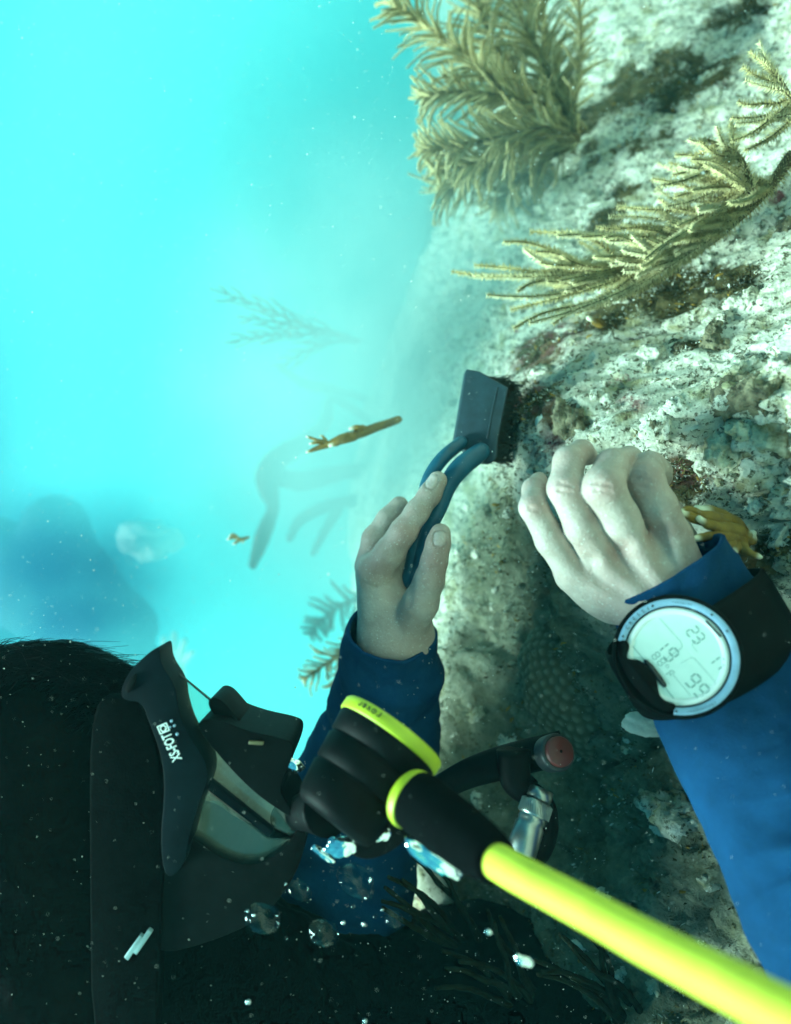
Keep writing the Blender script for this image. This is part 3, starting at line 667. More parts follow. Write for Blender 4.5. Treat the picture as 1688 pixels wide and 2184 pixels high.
# ================================================================== DIVING MASK
def frame_px(origin, ang_deg, d, tilt=(0, 0)):
    """local pixel frame: x along reading direction, y letter-up, z towards the viewer."""
    a = math.radians(ang_deg); ex = np.array([math.cos(a), math.sin(a), tilt[0]]); ey = np.array([-math.sin(a), math.cos(a), tilt[1]]); ez = np.array([0, 0, -1.0]); s = S(d); o = P(*origin, d)
    def mp(V): V = np.asarray(V); return o + s * (V[:, :1] * ex + V[:, 1:2] * ey + V[:, 2:3] * ez)
    return mp
def mask():
    m = thing('diving_mask', 'black diving mask with white lettering worn by the diver at bottom left', 'diving mask', P(430, 1700, .43))
    V, F = slab(round_poly([(341,1383),(333,1381),(308,1400),(285,1423),(268,1446),(258,1477),(264,1494),(303,1497),(318,1540),(346,1613),(352,1690),(342,1790),(352,1880),(392,1850),(402,1790),(420,1727),(435,1688),(443,1663),(442,1638),(432,1613),(407,1577),(391,1547),(378,1502),(376,1474),(366,1451),(350,1428),(342,1408)], 2), .395, .022, .004, rnd=3)
    fr = make('frame', V, F, M['slate'], m)
    V, F = slab(round_poly([(267,1462),(285,1438),(291,1440),(288,1460),(276,1478),(268,1478)], 2), .3935, .004, .0006); make('strap_slot', V, F, M['black'], fr)
    # rear part of the frame on the far side of the face, and the soft skirt between
    V, F = slab(round_poly([(350,1880),(342,1790),(402,1780),(470,1832),(545,1850),(606,1812),(632,1782),(636,1752),(622,1722),(650,1745),(654,1800),(626,1880),(560,1960),(450,2010),(330,2040),(310,1960),(330,1900)], 2), .405, .05, .004, rnd=3)
    make('skirt', V, F, M['black'], m)
    # windows
    V, F = slab([(341,1405),(447,1490),(470,1540),(640,1755),(630,1790),(590,1770),(441,1664),(442,1638),(407,1577),(378,1500),(366,1451)], .412, .003, .0008)
    make('lens', V, F, M['window'], m)
    V, F = slab([(436,1688),(575,1792),(622,1790),(604,1816),(545,1852),(478,1836),(404,1788),(421,1727)], .410, .003, .0008)
    make('lens', V, F, M['window'], m)
    V, F = pxtube([(341,1405,.411,2.2),(395,1448,.411,2.4),(450,1494,.411,2.6)], 12, 8); make('lens_rim', V, F, M['graphite'], m)
    V, F = slab([(438,1666),(448,1664),(584,1774),(574,1788),(436,1682)], .405, .006, .0015); make('lens_divider', V, F, M['slate'], m)
    V, F = slab(round_poly([(446,1490),(462,1488),(480,1499),(532,1564),(500,1580),(455,1524),(444,1505)], 2), .408, .03, .004, rnd=3); make('nose_bridge', V, F, M['black'], m)
    V, F = slab(round_poly([(418,1538),(462,1532),(528,1560),(612,1577),(628,1590),(621,1625),(594,1684),(612,1712),(634,1752),(560,1706),(500,1650),(432,1570)], 2), .398, .045, .006, rnd=4); np_ = make('nose_pocket', V, F, M['black'], m)
    V, F = slab([(531,1581),(563,1583),(561,1590),(530,1588)], .3965, .003, .0004); make('nose_mark', V, F, simple('dull_brass', (.16,.14,.06), .5), np_)
    # strap round the head
    V, F = slab(round_poly([(192,1492),(262,1486),(306,1494),(330,1580),(352,1680),(348,1880),(340,2000),(330,2300),(196,2300),(190,1800)], 2), .402, .012, .003, rnd=3)
    st = make('strap', V, F, M['neoprene'], m)
    for (x0, y0) in ((289,1996),(307,1984)):
        V, F = slab([(x0 + 9, y0), (x0 + 17, y0 + 6), (x0 - 16, y0 + 54), (x0 - 25, y0 + 47)], .399, .004, .0005); make('buckle_glint', V, F, simple('pale_glint', (.22,.34,.36), .4), st)  # pale bars colour in the glints on the buckle
    # white print: text climbs up the side of the frame
    mp = frame_px((388, 1618), 113.5, .3938)
    x = 0
    V, F = text_mesh('XS-FOT', 30, True); xs = V[:, 0].max(); V[:, 0] *= 62 / xs; V[:, 1] *= 1.02; V[:, 2] += .5
    lt = make('lettering', mp(V), F, M['white_print'], fr, smooth_=False)
    box = []
    for (xa, ya, xb, yb) in ((65, -1, 84, 1.6), (65, 19.5, 84, 22), (65, 1.6, 67.4, 19.5), (81.6, 1.6, 84, 19.5)):
        v = np.array([(xa, ya, 1.2), (xb, ya, 1.2), (xb, yb, 1.2), (xa, yb, 1.2), (xa, ya, 0), (xb, ya, 0), (xb, yb, 0), (xa, yb, 0)]); box.append((v, [(0,1,2,3),(4,5,6,7),(0,1,5,4),(1,2,6,5),(2,3,7,6),(3,0,4,7)]))
    V, F = text_mesh('O', 20, True); V = V - V.mean(0); V[:, 0] += 74.5; V[:, 1] += 10.5; V[:, 2] = V[:, 2] + .6; box.append((V, F))
    V, F = join(box); make('lettering', mp(V), F, M['white_print'], fr, smooth_=False)
    for (x, y, r) in ((366,1538,3.2),(372,1548,3.0),(363,1551,2.4),(378,1566,3.4)):
        V, F = ico(2); make('silt_bead', P(x, y, .393) + V * r * S(.393), F, M['bezel'], fr)
mask()

# ================================================================== REGULATOR with its yellow hose
def regulator():
    r = thing('regulator', 'black regulator with lime ring and thick yellow hose in the diver\'s mouth', 'regulator', P(780, 1700, .38))
    d = .375; c = P(832, 1570, d); s = S(d)
    ax = np.array([.60, .76, .42]); ax /= np.linalg.norm(ax)
    k = s
    prof = [(-205*k,8*k),(-206*k,70*k),(-200*k,86*k),(-185*k,94*k),(-126*k,103.5*k),(-124*k,100.5*k),(-119*k,100.5*k),(-117*k,104*k),(-66*k,111*k),(-64*k,107*k),(-58*k,107*k),(-56*k,112*k),(-22*k,117*k),(-8*k,118*k),(-4*k,115*k),(-4*k,60*k),(2*k,20*k),(2*k,1*k)]
    V, F = lathe(c, ax, prof, 72)
    hs = make('housing', V, F, M['black'], r)
    prof = [(-13*k,112*k),(-13*k,119.5*k),(-10*k,122*k),(10*k,123*k),(15*k,120*k),(16*k,112*k),(12*k,104*k),(5*k,104*k),(5*k,112*k),(-13*k,112*k)]
    V, F = lathe(c, ax, prof, 96); ring = make('cover_ring', V, F, M['lime'], r)
    V, F = lathe(c, ax, [(8*k,108*k),(11*k,100*k),(16*k,60*k),(18*k,1*k)], 64); make('purge_cover', V, F, M['neoprene'], r)
    V, F = pxtube([(770,1545,.342,0.6),(790,1575,.340,2.6),(802,1610,.339,1.0)], 10, 8)
    # small ring lettering, wrapped along the ring on its upper left
    t = np.array([0, 1.0, 0]); e1 = np.cross(ax, t); e1 /= np.linalg.norm(e1); e2 = np.cross(ax, e1)
    def ring_pt(phi, h, rad): return c + ax * h + rad * (math.cos(phi) * e1 + math.sin(phi) * e2)
    # find ring angle that projects nearest to the letters
    def proj(p): return np.array([844 + p[0] / p[2] * FPX, 1092 - p[1] / p[2] * FPX])
    phis = np.linspace(0, 2 * np.pi, 721); best = []
    for ph in phis:
        p = ring_pt(ph, 2*k, 123*k); n = math.cos(ph) * e1 + math.sin(ph) * e2
        vis = n.dot(-p / np.linalg.norm(p)) > .05; q = proj(p); best.append((abs(q[0] - 787) + abs(q[1] - 1505) + (0 if vis else 900), ph))
    ph0 = min(best)[1]; pa = proj(ring_pt(ph0 + .05, 2*k, 123*k)); pb = proj(ring_pt(ph0 - .05, 2*k, 123*k)); sg = 1 if pa[0] < pb[0] else -1   # text runs towards the left
    parts_ = []
    for j, ch in enumerate('rover'):
        V, F = text_mesh(ch, 21, True); V[:, 0] -= V[:, 0].mean()
        ph = ph0 + sg * (j - 2.0) * .108
        pts = []
        for vx, vy, vz in V:
            pp = ph + sg * vx / 123.0; pts.append(ring_pt(pp, (8.5 - vy * 1.05) * k if sg > 0 else (8.5 - vy * 1.05) * k, (123.4 + .5 * vz) * k))
        parts_.append((np.array(pts), F))
    V, F = join(parts_); make('lettering', V, F, M['black_print'], ring, smooth_=False)
    # mouthpiece
    V, F = pxtube([(700,1725,.385,58),(665,1728,.40,44),(636,1735,.425,36),(610,1745,.45,34)], 14, 20); make('mouthpiece', V, F, M['black'], r)
    # exhaust tee below the housing
    V, F = slab(round_poly([(742,1800),(858,1716),(886,1742),(880,1788),(800,1838),(748,1828)], 2), .372, .04, .006, rnd=3); make('exhaust_tee', V, F, M['black'], r)
    # hose guard
    V, F = pxtube([(872,1700,.345,56),(900,1716,.338,63),(960,1762,.318,64),(1020,1808,.300,60),(1062,1838,.286,50)], 26, 36); g = make('hose_guard', V, F, M['neoprene'], r)
    V, F = pxtube([(868,1697,.346,55),(873,1700.5,.3448,61),(879,1705,.343,63),(884,1708.5,.3418,62)], 10, 48); make('guard_ring', V, F, M['lime'], g)
    rows = [(1040,1826,.292,36),(1110,1866,.272,38.5),(1250,1940,.245,41.5),(1400,2022,.222,46),(1560,2104,.200,52),(1720,2190,.182,58),(1900,2290,.165,64)]
    V, F = pxtube(rows, 70, 40, disp=lambda i, th: 1 + .006 * np.sin(i * 40 + th)); make('hose', V, F, M['yellow'], r)
regulator()
def vest():
    f = Field((-.30, -.75, .26), (.34, -.22, .74), .006)
    f.px([(350,1940,.50,110),(450,2110,.50,200)], .03)
    f.px([(450,2130,.50,190),(640,2290,.53,230),(1060,2330,.60,330),(1250,2700,.60,360)], .05)
    V, F = f.mesh(); V = relax(V, F, 3); V = V + .003 * np.stack([fbm(V * 30, 3)] * 3, -1)
    t = thing('buoyancy_vest', 'black buoyancy vest of the diver along the bottom edge', 'dive vest', P(800, 2400, .55)); make('shell', V, F, M['neoprene'], t)
vest()

# ================================================================== INFLATOR
def inflator():
    t = thing('inflator', 'black inflator with dull red button and steel connector below the hose', 'inflator', P(1110, 1790, .42))
    V, F = pxtube([(1205,1592,.456,34),(1170,1602,.458,35),(1120,1614,.462,35),(1060,1630,.47,34),(1000,1650,.48,30),(940,1680,.49,26)], 22, 28); make('body', V, F, M['black'], t)
    V, F = pxtube([(1095,1600,.45,36),(1100,1660,.448,34),(1128,1690,.446,30)], 12, 24); make('elbow', V, F, M['black'], t)
    ax = np.array([.28, .42, -.86]); c = P(1192, 1604, .436)
    V, F = lathe(c, ax, [(-.012,.0115),(-.002,.0118),(.0,.0112),(.0,.0095)], 40); b = make('button_collar', V, F, M['graphite'], t)
    V, F = lathe(c, ax, [(-.004,.0094),(.0022,.0094),(.0032,.0086),(.0034,.001)], 40); make('button', V, F, M['red'], t)
    a = P(1156, 1684, .438); bb = P(1118, 1798, .425); L = np.linalg.norm(bb - a); ax = (bb - a) / L
    V, F = lathe(a, ax, [(0,.001),(0,.0078),(.006,.0080),(.007,.0070),(.0085,.0070)], 28); make('nozzle', V, F, M['steel'], t)
    prof = [(.0075,.0085),(.0085,.0098),(.0165,.0098),(.0175,.0085)]
    V, F = lathe(a, ax, prof, 60); th = np.arctan2(V[:, 1], V[:, 0])
    kn = []
    for j in range(44):
        p0 = j * 2 * math.pi / 44; t_ = np.array([0, 1.0, 0]); e1 = np.cross(ax, t_); e1 /= np.linalg.norm(e1); e2 = np.cross(ax, e1)
        pts = [a + ax * (.0086 + .0078 * q_) + .0099 * (math.cos(p0 + .28 * q_) * e1 + math.sin(p0 + .28 * q_) * e2) for q_ in np.linspace(0, 1, 4)]
        kn.append(tube(np.array(pts), .00028, 4, cap=False))
    cl = make('knurled_collar', V, F, M['steel'], t); V, F = join(kn); make('knurl', V, F, M['steel'], cl, kind='stuff')
    V, F = lathe(a, ax, [(.0172,.0084),(.020,.0088),(.021,.0080),(.0235,.0092),(.040,.0094),(.0405,.0088)], 36); make('connector', V, F, M['steel'], t)
    V, F = pxtube([(1118,1792,.425,28),(1112,1835,.422,26),(1150,1888,.418,22),(1300,1972,.40,20),(1500,2082,.38,20),(1780,2240,.36,20)], 22, 20); make('inflator_hose', V, F, M['black'], t)
    V, F = pxtube([(1140,1690,.452,20),(1164,1720,.450,22),(1166,1770,.447,25),(1146,1815,.444,28),(1110,1840,.44,26)], 20, 20, roundcap=True); make('pull_handle', V, F, M['black'], t)
inflator()

# ================================================================== DIVE COMPUTER
def dive_computer():
    d = .368; cx_, cy_ = 1444, 1399; s = S(d)
    t = thing('dive_computer', 'round black wrist dive computer with pale screen on blue sleeve', 'dive computer', P(cx_ + 20, cy_, .40))
    o = P(cx_, cy_, d); ez = -o / np.linalg.norm(o); ez = ez + np.array([.05, .02, 0]); ez /= np.linalg.norm(ez); ex = np.array([1.0, 0, 0]); ex -= ez * ex.dot(ez); ex /= np.linalg.norm(ex); ey = np.cross(ez, ex)
    if ey[1] < 0: ey = -ey
    def L(V): V = np.asarray(V, float); return o + s * (V[:, :1] * ex + V[:, 1:2] * ey + V[:, 2:3] * ez)
    def ringm(prof, a0=0, a1=360, seg=96, close=False):
        """prof rows (radius px, z px), sector a0..a1 degrees."""
        full = (a1 - a0) >= 360; th = np.radians(np.linspace(a0, a1, seg, endpoint=not full)); V = []; F = []; n = len(prof)
        for r_, z in prof: V.append(np.stack([r_ * np.cos(th), r_ * np.sin(th), np.full(len(th), z)], 1))
        m_ = len(th)
        for i in range(n - 1):
            for j in range(m_ if full else m_ - 1): F.append((i * m_ + j, i * m_ + (j + 1) % m_, (i + 1) * m_ + (j + 1) % m_, (i + 1) * m_ + j))
        if not full: F.append(tuple(i * m_ for i in range(n))); F.append(tuple(i * m_ + m_ - 1 for i in reversed(range(n))))
        return L(np.concatenate(V)), F
    V, F = ringm([(20,-62),(118,-62),(128,-50),(132,-20),(131,-4),(127,2),(123,2),(121,-3),(60,-3),(2,-3)]); make('case', V, F, M['black'], t)
    V, F = ringm([(106,-3),(106.5,2),(108,4),(119,5),(121.5,3.5),(122,-3)], -97.5, 163.6, 110); bz = make('bezel', V, F, M['bezel'], t)
    V, F = ringm([(103.5,-3),(103.5,1.5),(105.8,1.5),(105.8,-3)]); make('bezel_gasket', V, F, M['black'], t)
    V, F = ringm([(88,-2.5),(88,-1.5),(103,-.5),(103,-2.9)]); make('dial_ring', V, F, M['lcd_rim'], t)
    V, F = ringm([(90,-2.2),(60,-2),(1,-2)], seg=80); sc = make('screen', V, F, M['lcd'], t)
    # dark lip and push-button guard at the lower left
    def plate(poly, z0, z1, bev=1.5, name='guard', mat='black', par=None):
        bm = bmesh.new(); f = bm.faces.new([bm.verts.new((x, y, z1)) for x, y in poly]); r_ = bmesh.ops.extrude_face_region(bm, geom=[f])
        bmesh.ops.translate(bm, verts=[g for g in r_['geom'] if isinstance(g, bmesh.types.BMVert)], vec=(0, 0, z0 - z1)); bmesh.ops.recalc_face_normals(bm, faces=bm.faces)
        if bev: bmesh.ops.bevel(bm, geom=list(bm.edges), offset=bev, segments=2, affect='EDGES', clamp_overlap=True)
        bm.verts.index_update(); V = L(np.array([v.co[:] for v in bm.verts])); F = [tuple(v.index for v in f_.verts) for f_ in bm.faces]; bm.free(); return make(name, V, F, M[mat], par or t)
    def cr(x, y): return ((x - 670) * .2212, -(y - 660) * .2212)
    plate(round_poly([cr(150,505),cr(235,510),cr(250,570),cr(215,650),cr(215,690),cr(350,690),cr(480,880),cr(475,1000),cr(520,1080),cr(640,1110),cr(590,1180),cr(480,1170),cr(330,1040),cr(200,860),cr(120,640)], 2), -3, 7, 2.0)
    plate(round_poly([cr(350,690),cr(420,700),cr(550,900),cr(560,950),cr(520,960),cr(430,830)], 1), -2.5, 2.5, .8, 'button_shade', 'graphite')
    # printed outline of the display and its segments
    def stroke(pts, w, z=-1.3):
        p = np.array([cr(*q) for q in pts]); V = []; F = []
        for a_, b_ in zip(p[:-1], p[1:]):
            dd = b_ - a_; dd = dd / (np.linalg.norm(dd) + 1e-9); nn = np.array([-dd[1], dd[0]]) * w / 2; k_ = len(V)
            V += [(*(a_ + nn), z), (*(b_ + nn), z), (*(b_ - nn), z), (*(a_ - nn), z)]; F.append((k_, k_ + 1, k_ + 2, k_ + 3))
        return V, F
    lines = []; k0 = 0; LV, LF = [], []
    def add(pts, w):
        nonlocal LV, LF
        V, F = stroke(pts, w); n_ = len(LV); LV += V; LF += [tuple(i + n_ for i in f_) for f_ in F]
    arc = [(670 + 425 * math.cos(math.radians(a_)), 660 - 425 * math.sin(math.radians(a_))) for a_ in range(70, 168, 5)]
    add([*arc, (285,580), (345,660), (610,1060)], 1.6)
    add([(545,300),(720,530),(730,565),(715,590),(600,665),(575,690),(580,720)], .9); add([(610,820),(760,1030)], 1.0)
    add([(700,730),(800,675),(830,690),(990,910),(975,945)], .8); add([(860,625),(815,560),(830,535),(900,490)], .7)
    make('display_outline', L(LV), LF, M['grey_print'], sc, smooth_=False, recalc=False)
    SEG = {'0':'abcdef','1':'bc','2':'abged','3':'abgcd','7':'abc','8':'abcdefg','9':'abcdfg','F':'aefg','o':'abgf'}
    def digit(ch, ox, oy, sz):
        a_ = math.radians(-52); rx = np.array([math.cos(a_), math.sin(a_)]); ry = np.array([-math.sin(a_), math.cos(a_)])
        w_, h_ = sz * .55, sz; lw = max(1.0, sz * .11); V = []; F = []
        sg = {'a':((0,h_),(w_,h_)),'b':((w_,h_),(w_,h_/2)),'c':((w_,h_/2),(w_,0)),'d':((0,0),(w_,0)),'e':((0,0),(0,h_/2)),'f':((0,h_/2),(0,h_)),'g':((0,h_/2),(w_,h_/2))}
        for q in SEG[ch]:
            (x0, y0), (x1, y1) = sg[q]; dv = np.array([x1 - x0, y1 - y0]); ln = np.linalg.norm(dv); dv = dv / ln; p0 = np.array([x0, y0]) + dv * lw * .6; p1 = np.array([x1, y1]) - dv * lw * .6; nv = np.array([-dv[1], dv[0]]) * lw / 2; n_ = len(V)
            for pp in (p0 + nv, p1 + nv, p1 - nv, p0 - nv): g = np.array([ox, oy]) + pp[0] * rx + pp[1] * ry; V.append((*g, -1.2))
            F.append((n_, n_ + 1, n_ + 2, n_ + 3))
        make('digit', L(V), F, M['grey_print'], sc, smooth_=False, recalc=False)
    for ch, x, y, sz in (('1',480,560,26),('9',545,660,30),('8',440,665,17),('8',485,725,17),('o',540,770,11),('F',555,840,17),('9',720,905,30),('9',785,1000,30),('2',770,440,25),('3',815,505,25),('1',930,690,24),('7',985,745,24)):
        gx, gy = cr(x, y); digit(ch, gx, gy, sz)
    # engraved words on the bezel, reading clockwise
    def arc_text(word, a_mid, step, size, rad, flip=False):
        out = []
        for j, ch in enumerate(word):
            ang = a_mid - (j - (len(word) - 1) / 2) * step * (-1 if flip else 1); th = math.radians(ang)
            V, F = text_mesh(ch, size); 
            if len(V) == 0: continue
            V[:, 0] -= (V[:, 0].max() + V[:, 0].min()) / 2; rr = np.array([math.cos(th), math.sin(th)]); tt = np.array([math.sin(th), -math.cos(th)])
            if flip: rr2, tt2 = -rr, -tt
            else: rr2, tt2 = rr, tt
            p = rad * rr + V[:, :1] * tt2 + V[:, 1:2] * rr2; out.append((np.concatenate([p, 5.3 + V[:, 2:3] * .1], 1), F))
        V, F = join(out); make('lettering', L(V), F, M['black_print'], bz, smooth_=False, recalc=False)
    arc_text('CRESSI', 131.5, 6.2, 11.5, 109.5); arc_text('leonardo', 80, 2.6, 6.5, 111.5); arc_text('technology', 290, 3.2, 8.0, 116.5, True)
    for ang in (158, 110.5, 48, 26, 264.5):
        V, F = ringm([(0.2,5.6),(2.4,5.6),(2.6,5.0)], seg=14); th = math.radians(ang); V = V + s * 114 * (math.cos(th) * ex + math.sin(th) * ey); make('bezel_dot', V, F, M['black_print'], bz)
    V, F = slab([(1566,1360),(1569,1352)][:0] or [(1432 + 0,1330),(1436,1330),(1436,1334),(1432,1334)], .37, .001, 0)
    plate([cr(950,335),cr(968,328),cr(1085,480),cr(1068,490)], -1.4, 2.0, .4, 'screen_bar', 'graphite')
    # strap wrapped round the wrist
    ctr = P(1494, 1368, .405); e1 = np.array([.86, .50, 0]); axd = np.array([.50, -.86, 0]); e2 = np.array([0, 0, 1.0]); n = 80; hw = 74 * S(.404); V = []; F = []
    for i in range(n):
        th = 2 * math.pi * i / n; c_ = ctr + e1 * math.cos(th) * 184 * S(.404) + e2 * math.sin(th) * .0305; nr = e1 * math.cos(th) + e2 * math.sin(th); w_ = hw * (1 + .25 * max(0, -math.sin(th)))
        for a_, b_ in ((-1,0),(-.97,.0016),(-.6,.0026),(.6,.0026),(.97,.0016),(1,0)): V.append(c_ + axd * w_ * a_ + nr * b_)
    for i in range(n):
        for j in range(5): F.append((i*6+j, i*6+j+1, ((i+1)%n)*6+j+1, ((i+1)%n)*6+j))
    st = make('strap', V, np.array(F), M['black'], t)
    V, F = slab([(1588,1320),(1614,1326),(1620,1333),(1594,1330)], .384, .003, .0005); make('strap_mark', V, F, simple('pale_moulded_mark', (.30,.40,.38), .5), st)
    V, F = pxtube([(1604,1402,.384,8),(1618,1420,.384,9),(1622,1450,.384,8)], 8, 10, roundcap=True); make('strap_keeper', V, F, M['black'], st)
dive_computer()

# ================================================================== SCRUB BRUSH
def brush():
    t = thing('scrub_brush', 'slate blue hand brush scouring the reef in the diver\'s hand', 'brush', P(1040, 880, .58))
    top = [(994,786),(1024,791),(1086,826),(1064,935),(1062,974),(1048,989),(1027,986),(968,944)]
    dd = [.585,.578,.560,.556,.556,.556,.558,.572]
    V, F = slab(top, .57, .018, .002, dd, 3); hd = make('block', V, F, M['brush_dark'], t)
    V, F = pxtube([(1062,826,.5655,2.2),(1050,880,.5625,2.2),(1040,935,.560,2.2)], 10, 8); make('ridge', V, F, M['brush_dark'], hd)
    # two arms that join into the grip
    V, F = pxtube([(984,944,.566,14),(946,976,.556,15),(918,1016,.556,15),(902,1070,.556,15),(893,1130,.556,15),(884,1180,.556,16),(872,1240,.558,16)], 36, 20, roundcap=True); make('handle_arm', V, F, M['brush_blue'], t)
    V, F = pxtube([(1026,964,.558,20),(984,996,.550,22),(956,1034,.549,20),(937,1082,.549,18),(920,1120,.549,17),(902,1180,.552,17),(886,1240,.556,16)], 36, 20, roundcap=True); make('handle_arm', V, F, M['brush_blue'], t)
    V, F = pxtube([(930,1020,.566,14),(922,1060,.562,17),(910,1110,.560,18),(894,1180,.560,20),(876,1250,.562,20),(862,1300,.566,17)], 30, 20, roundcap=True); make('grip', V, F, M['brush_dark'], t)
    # bristles: tufts in rows on the underside, pushed into the reef
    r3 = random.Random(5); tufts = []
    o = P(1058, 800, .585); ex = P(1040, 975, .575) - o; ey = P(1092, 815, .60) - P(1058, 800, .585)
    for i in range(13):
        for j in range(4):
            b0 = o + ex * ((i + .4) / 13) + ey * (j / 3.4) + np.array([-.012, 0, .006]); st = []
            for k in range(34):
                jit = np.array([r3.gauss(0, .0012), r3.gauss(0, .0012), r3.gauss(0, .0012)])
                dirv = np.array([.022 + .006 * r3.random(), r3.gauss(0, .0032), .016 + r3.gauss(0, .003)])
                st.append(tube(np.array([b0 + jit, b0 + jit + dirv * .6, b0 + jit + dirv + np.array([r3.gauss(0, .002), r3.gauss(0, .002), r3.gauss(0, .002)])]), .0003, 3, cap=False))
            tufts.append(join(st))
    for V, F in tufts: make('bristle_tuft', V, F, M['bristle'], t, recalc=False)
brush()

# ================================================================== GORGONIANS
def pinnule_mesh(C, r0, r1, fuzz, seed, pw=.085):
    """A soft branchlet: slender core set with polyps."""
    rg = np.random.default_rng(seed); n = len(C); R = np.linspace(r0, r1, n); cv, cf = tube(C, R, 6, roundcap=False)
    T, A, B = frames(C); nv = len(cv); L = np.concatenate([[0], np.cumsum(np.linalg.norm(np.diff(C, axis=0), axis=1))])
    m = max(4, int(L[-1] / (fuzz * .28))); K = 7; s_ = np.repeat((np.arange(m) + .5) / m * L[-1], K) + rg.normal(0, fuzz * .08, m * K); s_ = np.clip(s_, 0, L[-1] * .999)
    j = np.clip(np.searchsorted(L, s_) - 1, 0, n - 2); f_ = ((s_ - L[j]) / (L[j + 1] - L[j] + 1e-9))[:, None]; p = C[j] + (C[j + 1] - C[j]) * f_; rr = R[j][:, None]
    ph = np.repeat(rg.random(m) * 6.28, K) + np.tile(np.arange(K) * 2 * np.pi / K, m) + rg.normal(0, .2, m * K); dr = A[j] * np.cos(ph)[:, None] + B[j] * np.sin(ph)[:, None]
    ln = (fuzz * rg.uniform(.7, 1.25, m * K) * (1 - .40 * s_ / L[-1]))[:, None]; tip = p + dr * (rr + ln) + T[j] * ln * rg.uniform(.3, .7, (m * K, 1)); sd_ = np.cross(dr, T[j]); b_ = p + dr * rr * .7; w_ = ln * pw
    PV = np.stack([b_ + sd_ * w_, b_ - sd_ * w_ + T[j] * w_, b_ - T[j] * w_, tip], 1).reshape(-1, 3); o = nv + 4 * np.arange(m * K)[:, None]
    PF = np.concatenate([o + [0, 1, 3], o + [1, 2, 3], o + [2, 0, 3]])
    return np.concatenate([cv, PV]), [tuple(q) for q in cf] + [tuple(q) for q in PF.tolist()], len(cf)
def bez(a, b, bend, n=12):
    a = np.asarray(a); b = np.asarray(b); m = (a + b) / 2 + bend; t = np.linspace(0, 1, n)[:, None]; return (1 - t) ** 2 * a + 2 * t * (1 - t) * m + t * t * b
def plume(name, label, base, axes, cat='sea plume', seed=1, mats=('plume', 'rachis'), group=None, pin_r=4.0, fuzz=5.5, pw=.085):
    """axes: list of dict(path=[(x,y,d,r)], pins=[(s, tipx, tipy, dd, bend)])."""
    t = thing(name, label, cat, base, group); k = seed * 1000; allp = []
    for ax in axes:
        pq = smooth_path(ax['path'], 40); Cb = np.array([P(*q_[:3]) for q_ in pq]); sb = S(pq[0][2]); V, F, nc = pinnule_mesh(Cb, pq[0][3] * sb * .8, pq[-1][3] * sb * .8, fuzz * 1.2 * sb, k + 777); midx = np.ones(len(F), int); midx[:nc] = 0
        br = make('branch', V, F, M[mats[1]], t, recalc=False, mat2=M[mats[0]], midx=midx)
        q = smooth_path(ax['path'], 200)
        for pin in ax['pins']:
            s_, tx, ty, dd, bend = pin[:5]; row = q[int(np.clip(s_, 0, 1) * 199)]; a = P(*row[:3]); d1 = row[2] + dd; b = P(tx, ty, d1); sc = S(row[2]); ln = np.linalg.norm(b - a)
            perp = np.array([-(b - a)[1], (b - a)[0], 0]); perp /= np.linalg.norm(perp) + 1e-9
            C = bez(a, b, perp * bend * ln + np.array([0, 0, random.Random(k).gauss(0, .08) * ln])); k += 1; C = C + np.sin(np.linspace(0, 3.14, 12) * (1 + k % 3))[:, None] * perp * ln * .022 * np.sin(k * 1.7)
            fz = fuzz * (pin[5] if len(pin) > 5 else 1)
            V, F, nc = pinnule_mesh(C, pin_r * sc, pin_r * .45 * sc, fz * sc, k, pw); allp.append((-ln, len(allp), V, F, nc, br, k))
    allp.sort(key=lambda q: q[:2])
    for _, _, V, F, nc, br, kk in allp[:290]:
        midx = np.ones(len(F), int); midx[:nc] = 0
        make('pinnule', V, F, M[mats[1]], br, recalc=False, mat2=M[mats[0]] if kk % 3 else M['plume_pale' if mats[0] == 'plume' else mats[0]], midx=midx)
    if len(allp) > 290:
        V, F = join([(q[2], q[3]) for q in allp[290:]]); midx = np.concatenate([np.r_[np.zeros(q[4], int), np.ones(len(q[3]) - q[4], int)] for q in allp[290:]])
        make('short_pinnules', V, F, M[mats[1]], t, recalc=False, mat2=M[mats[0]], midx=midx, kind='stuff')
    return t
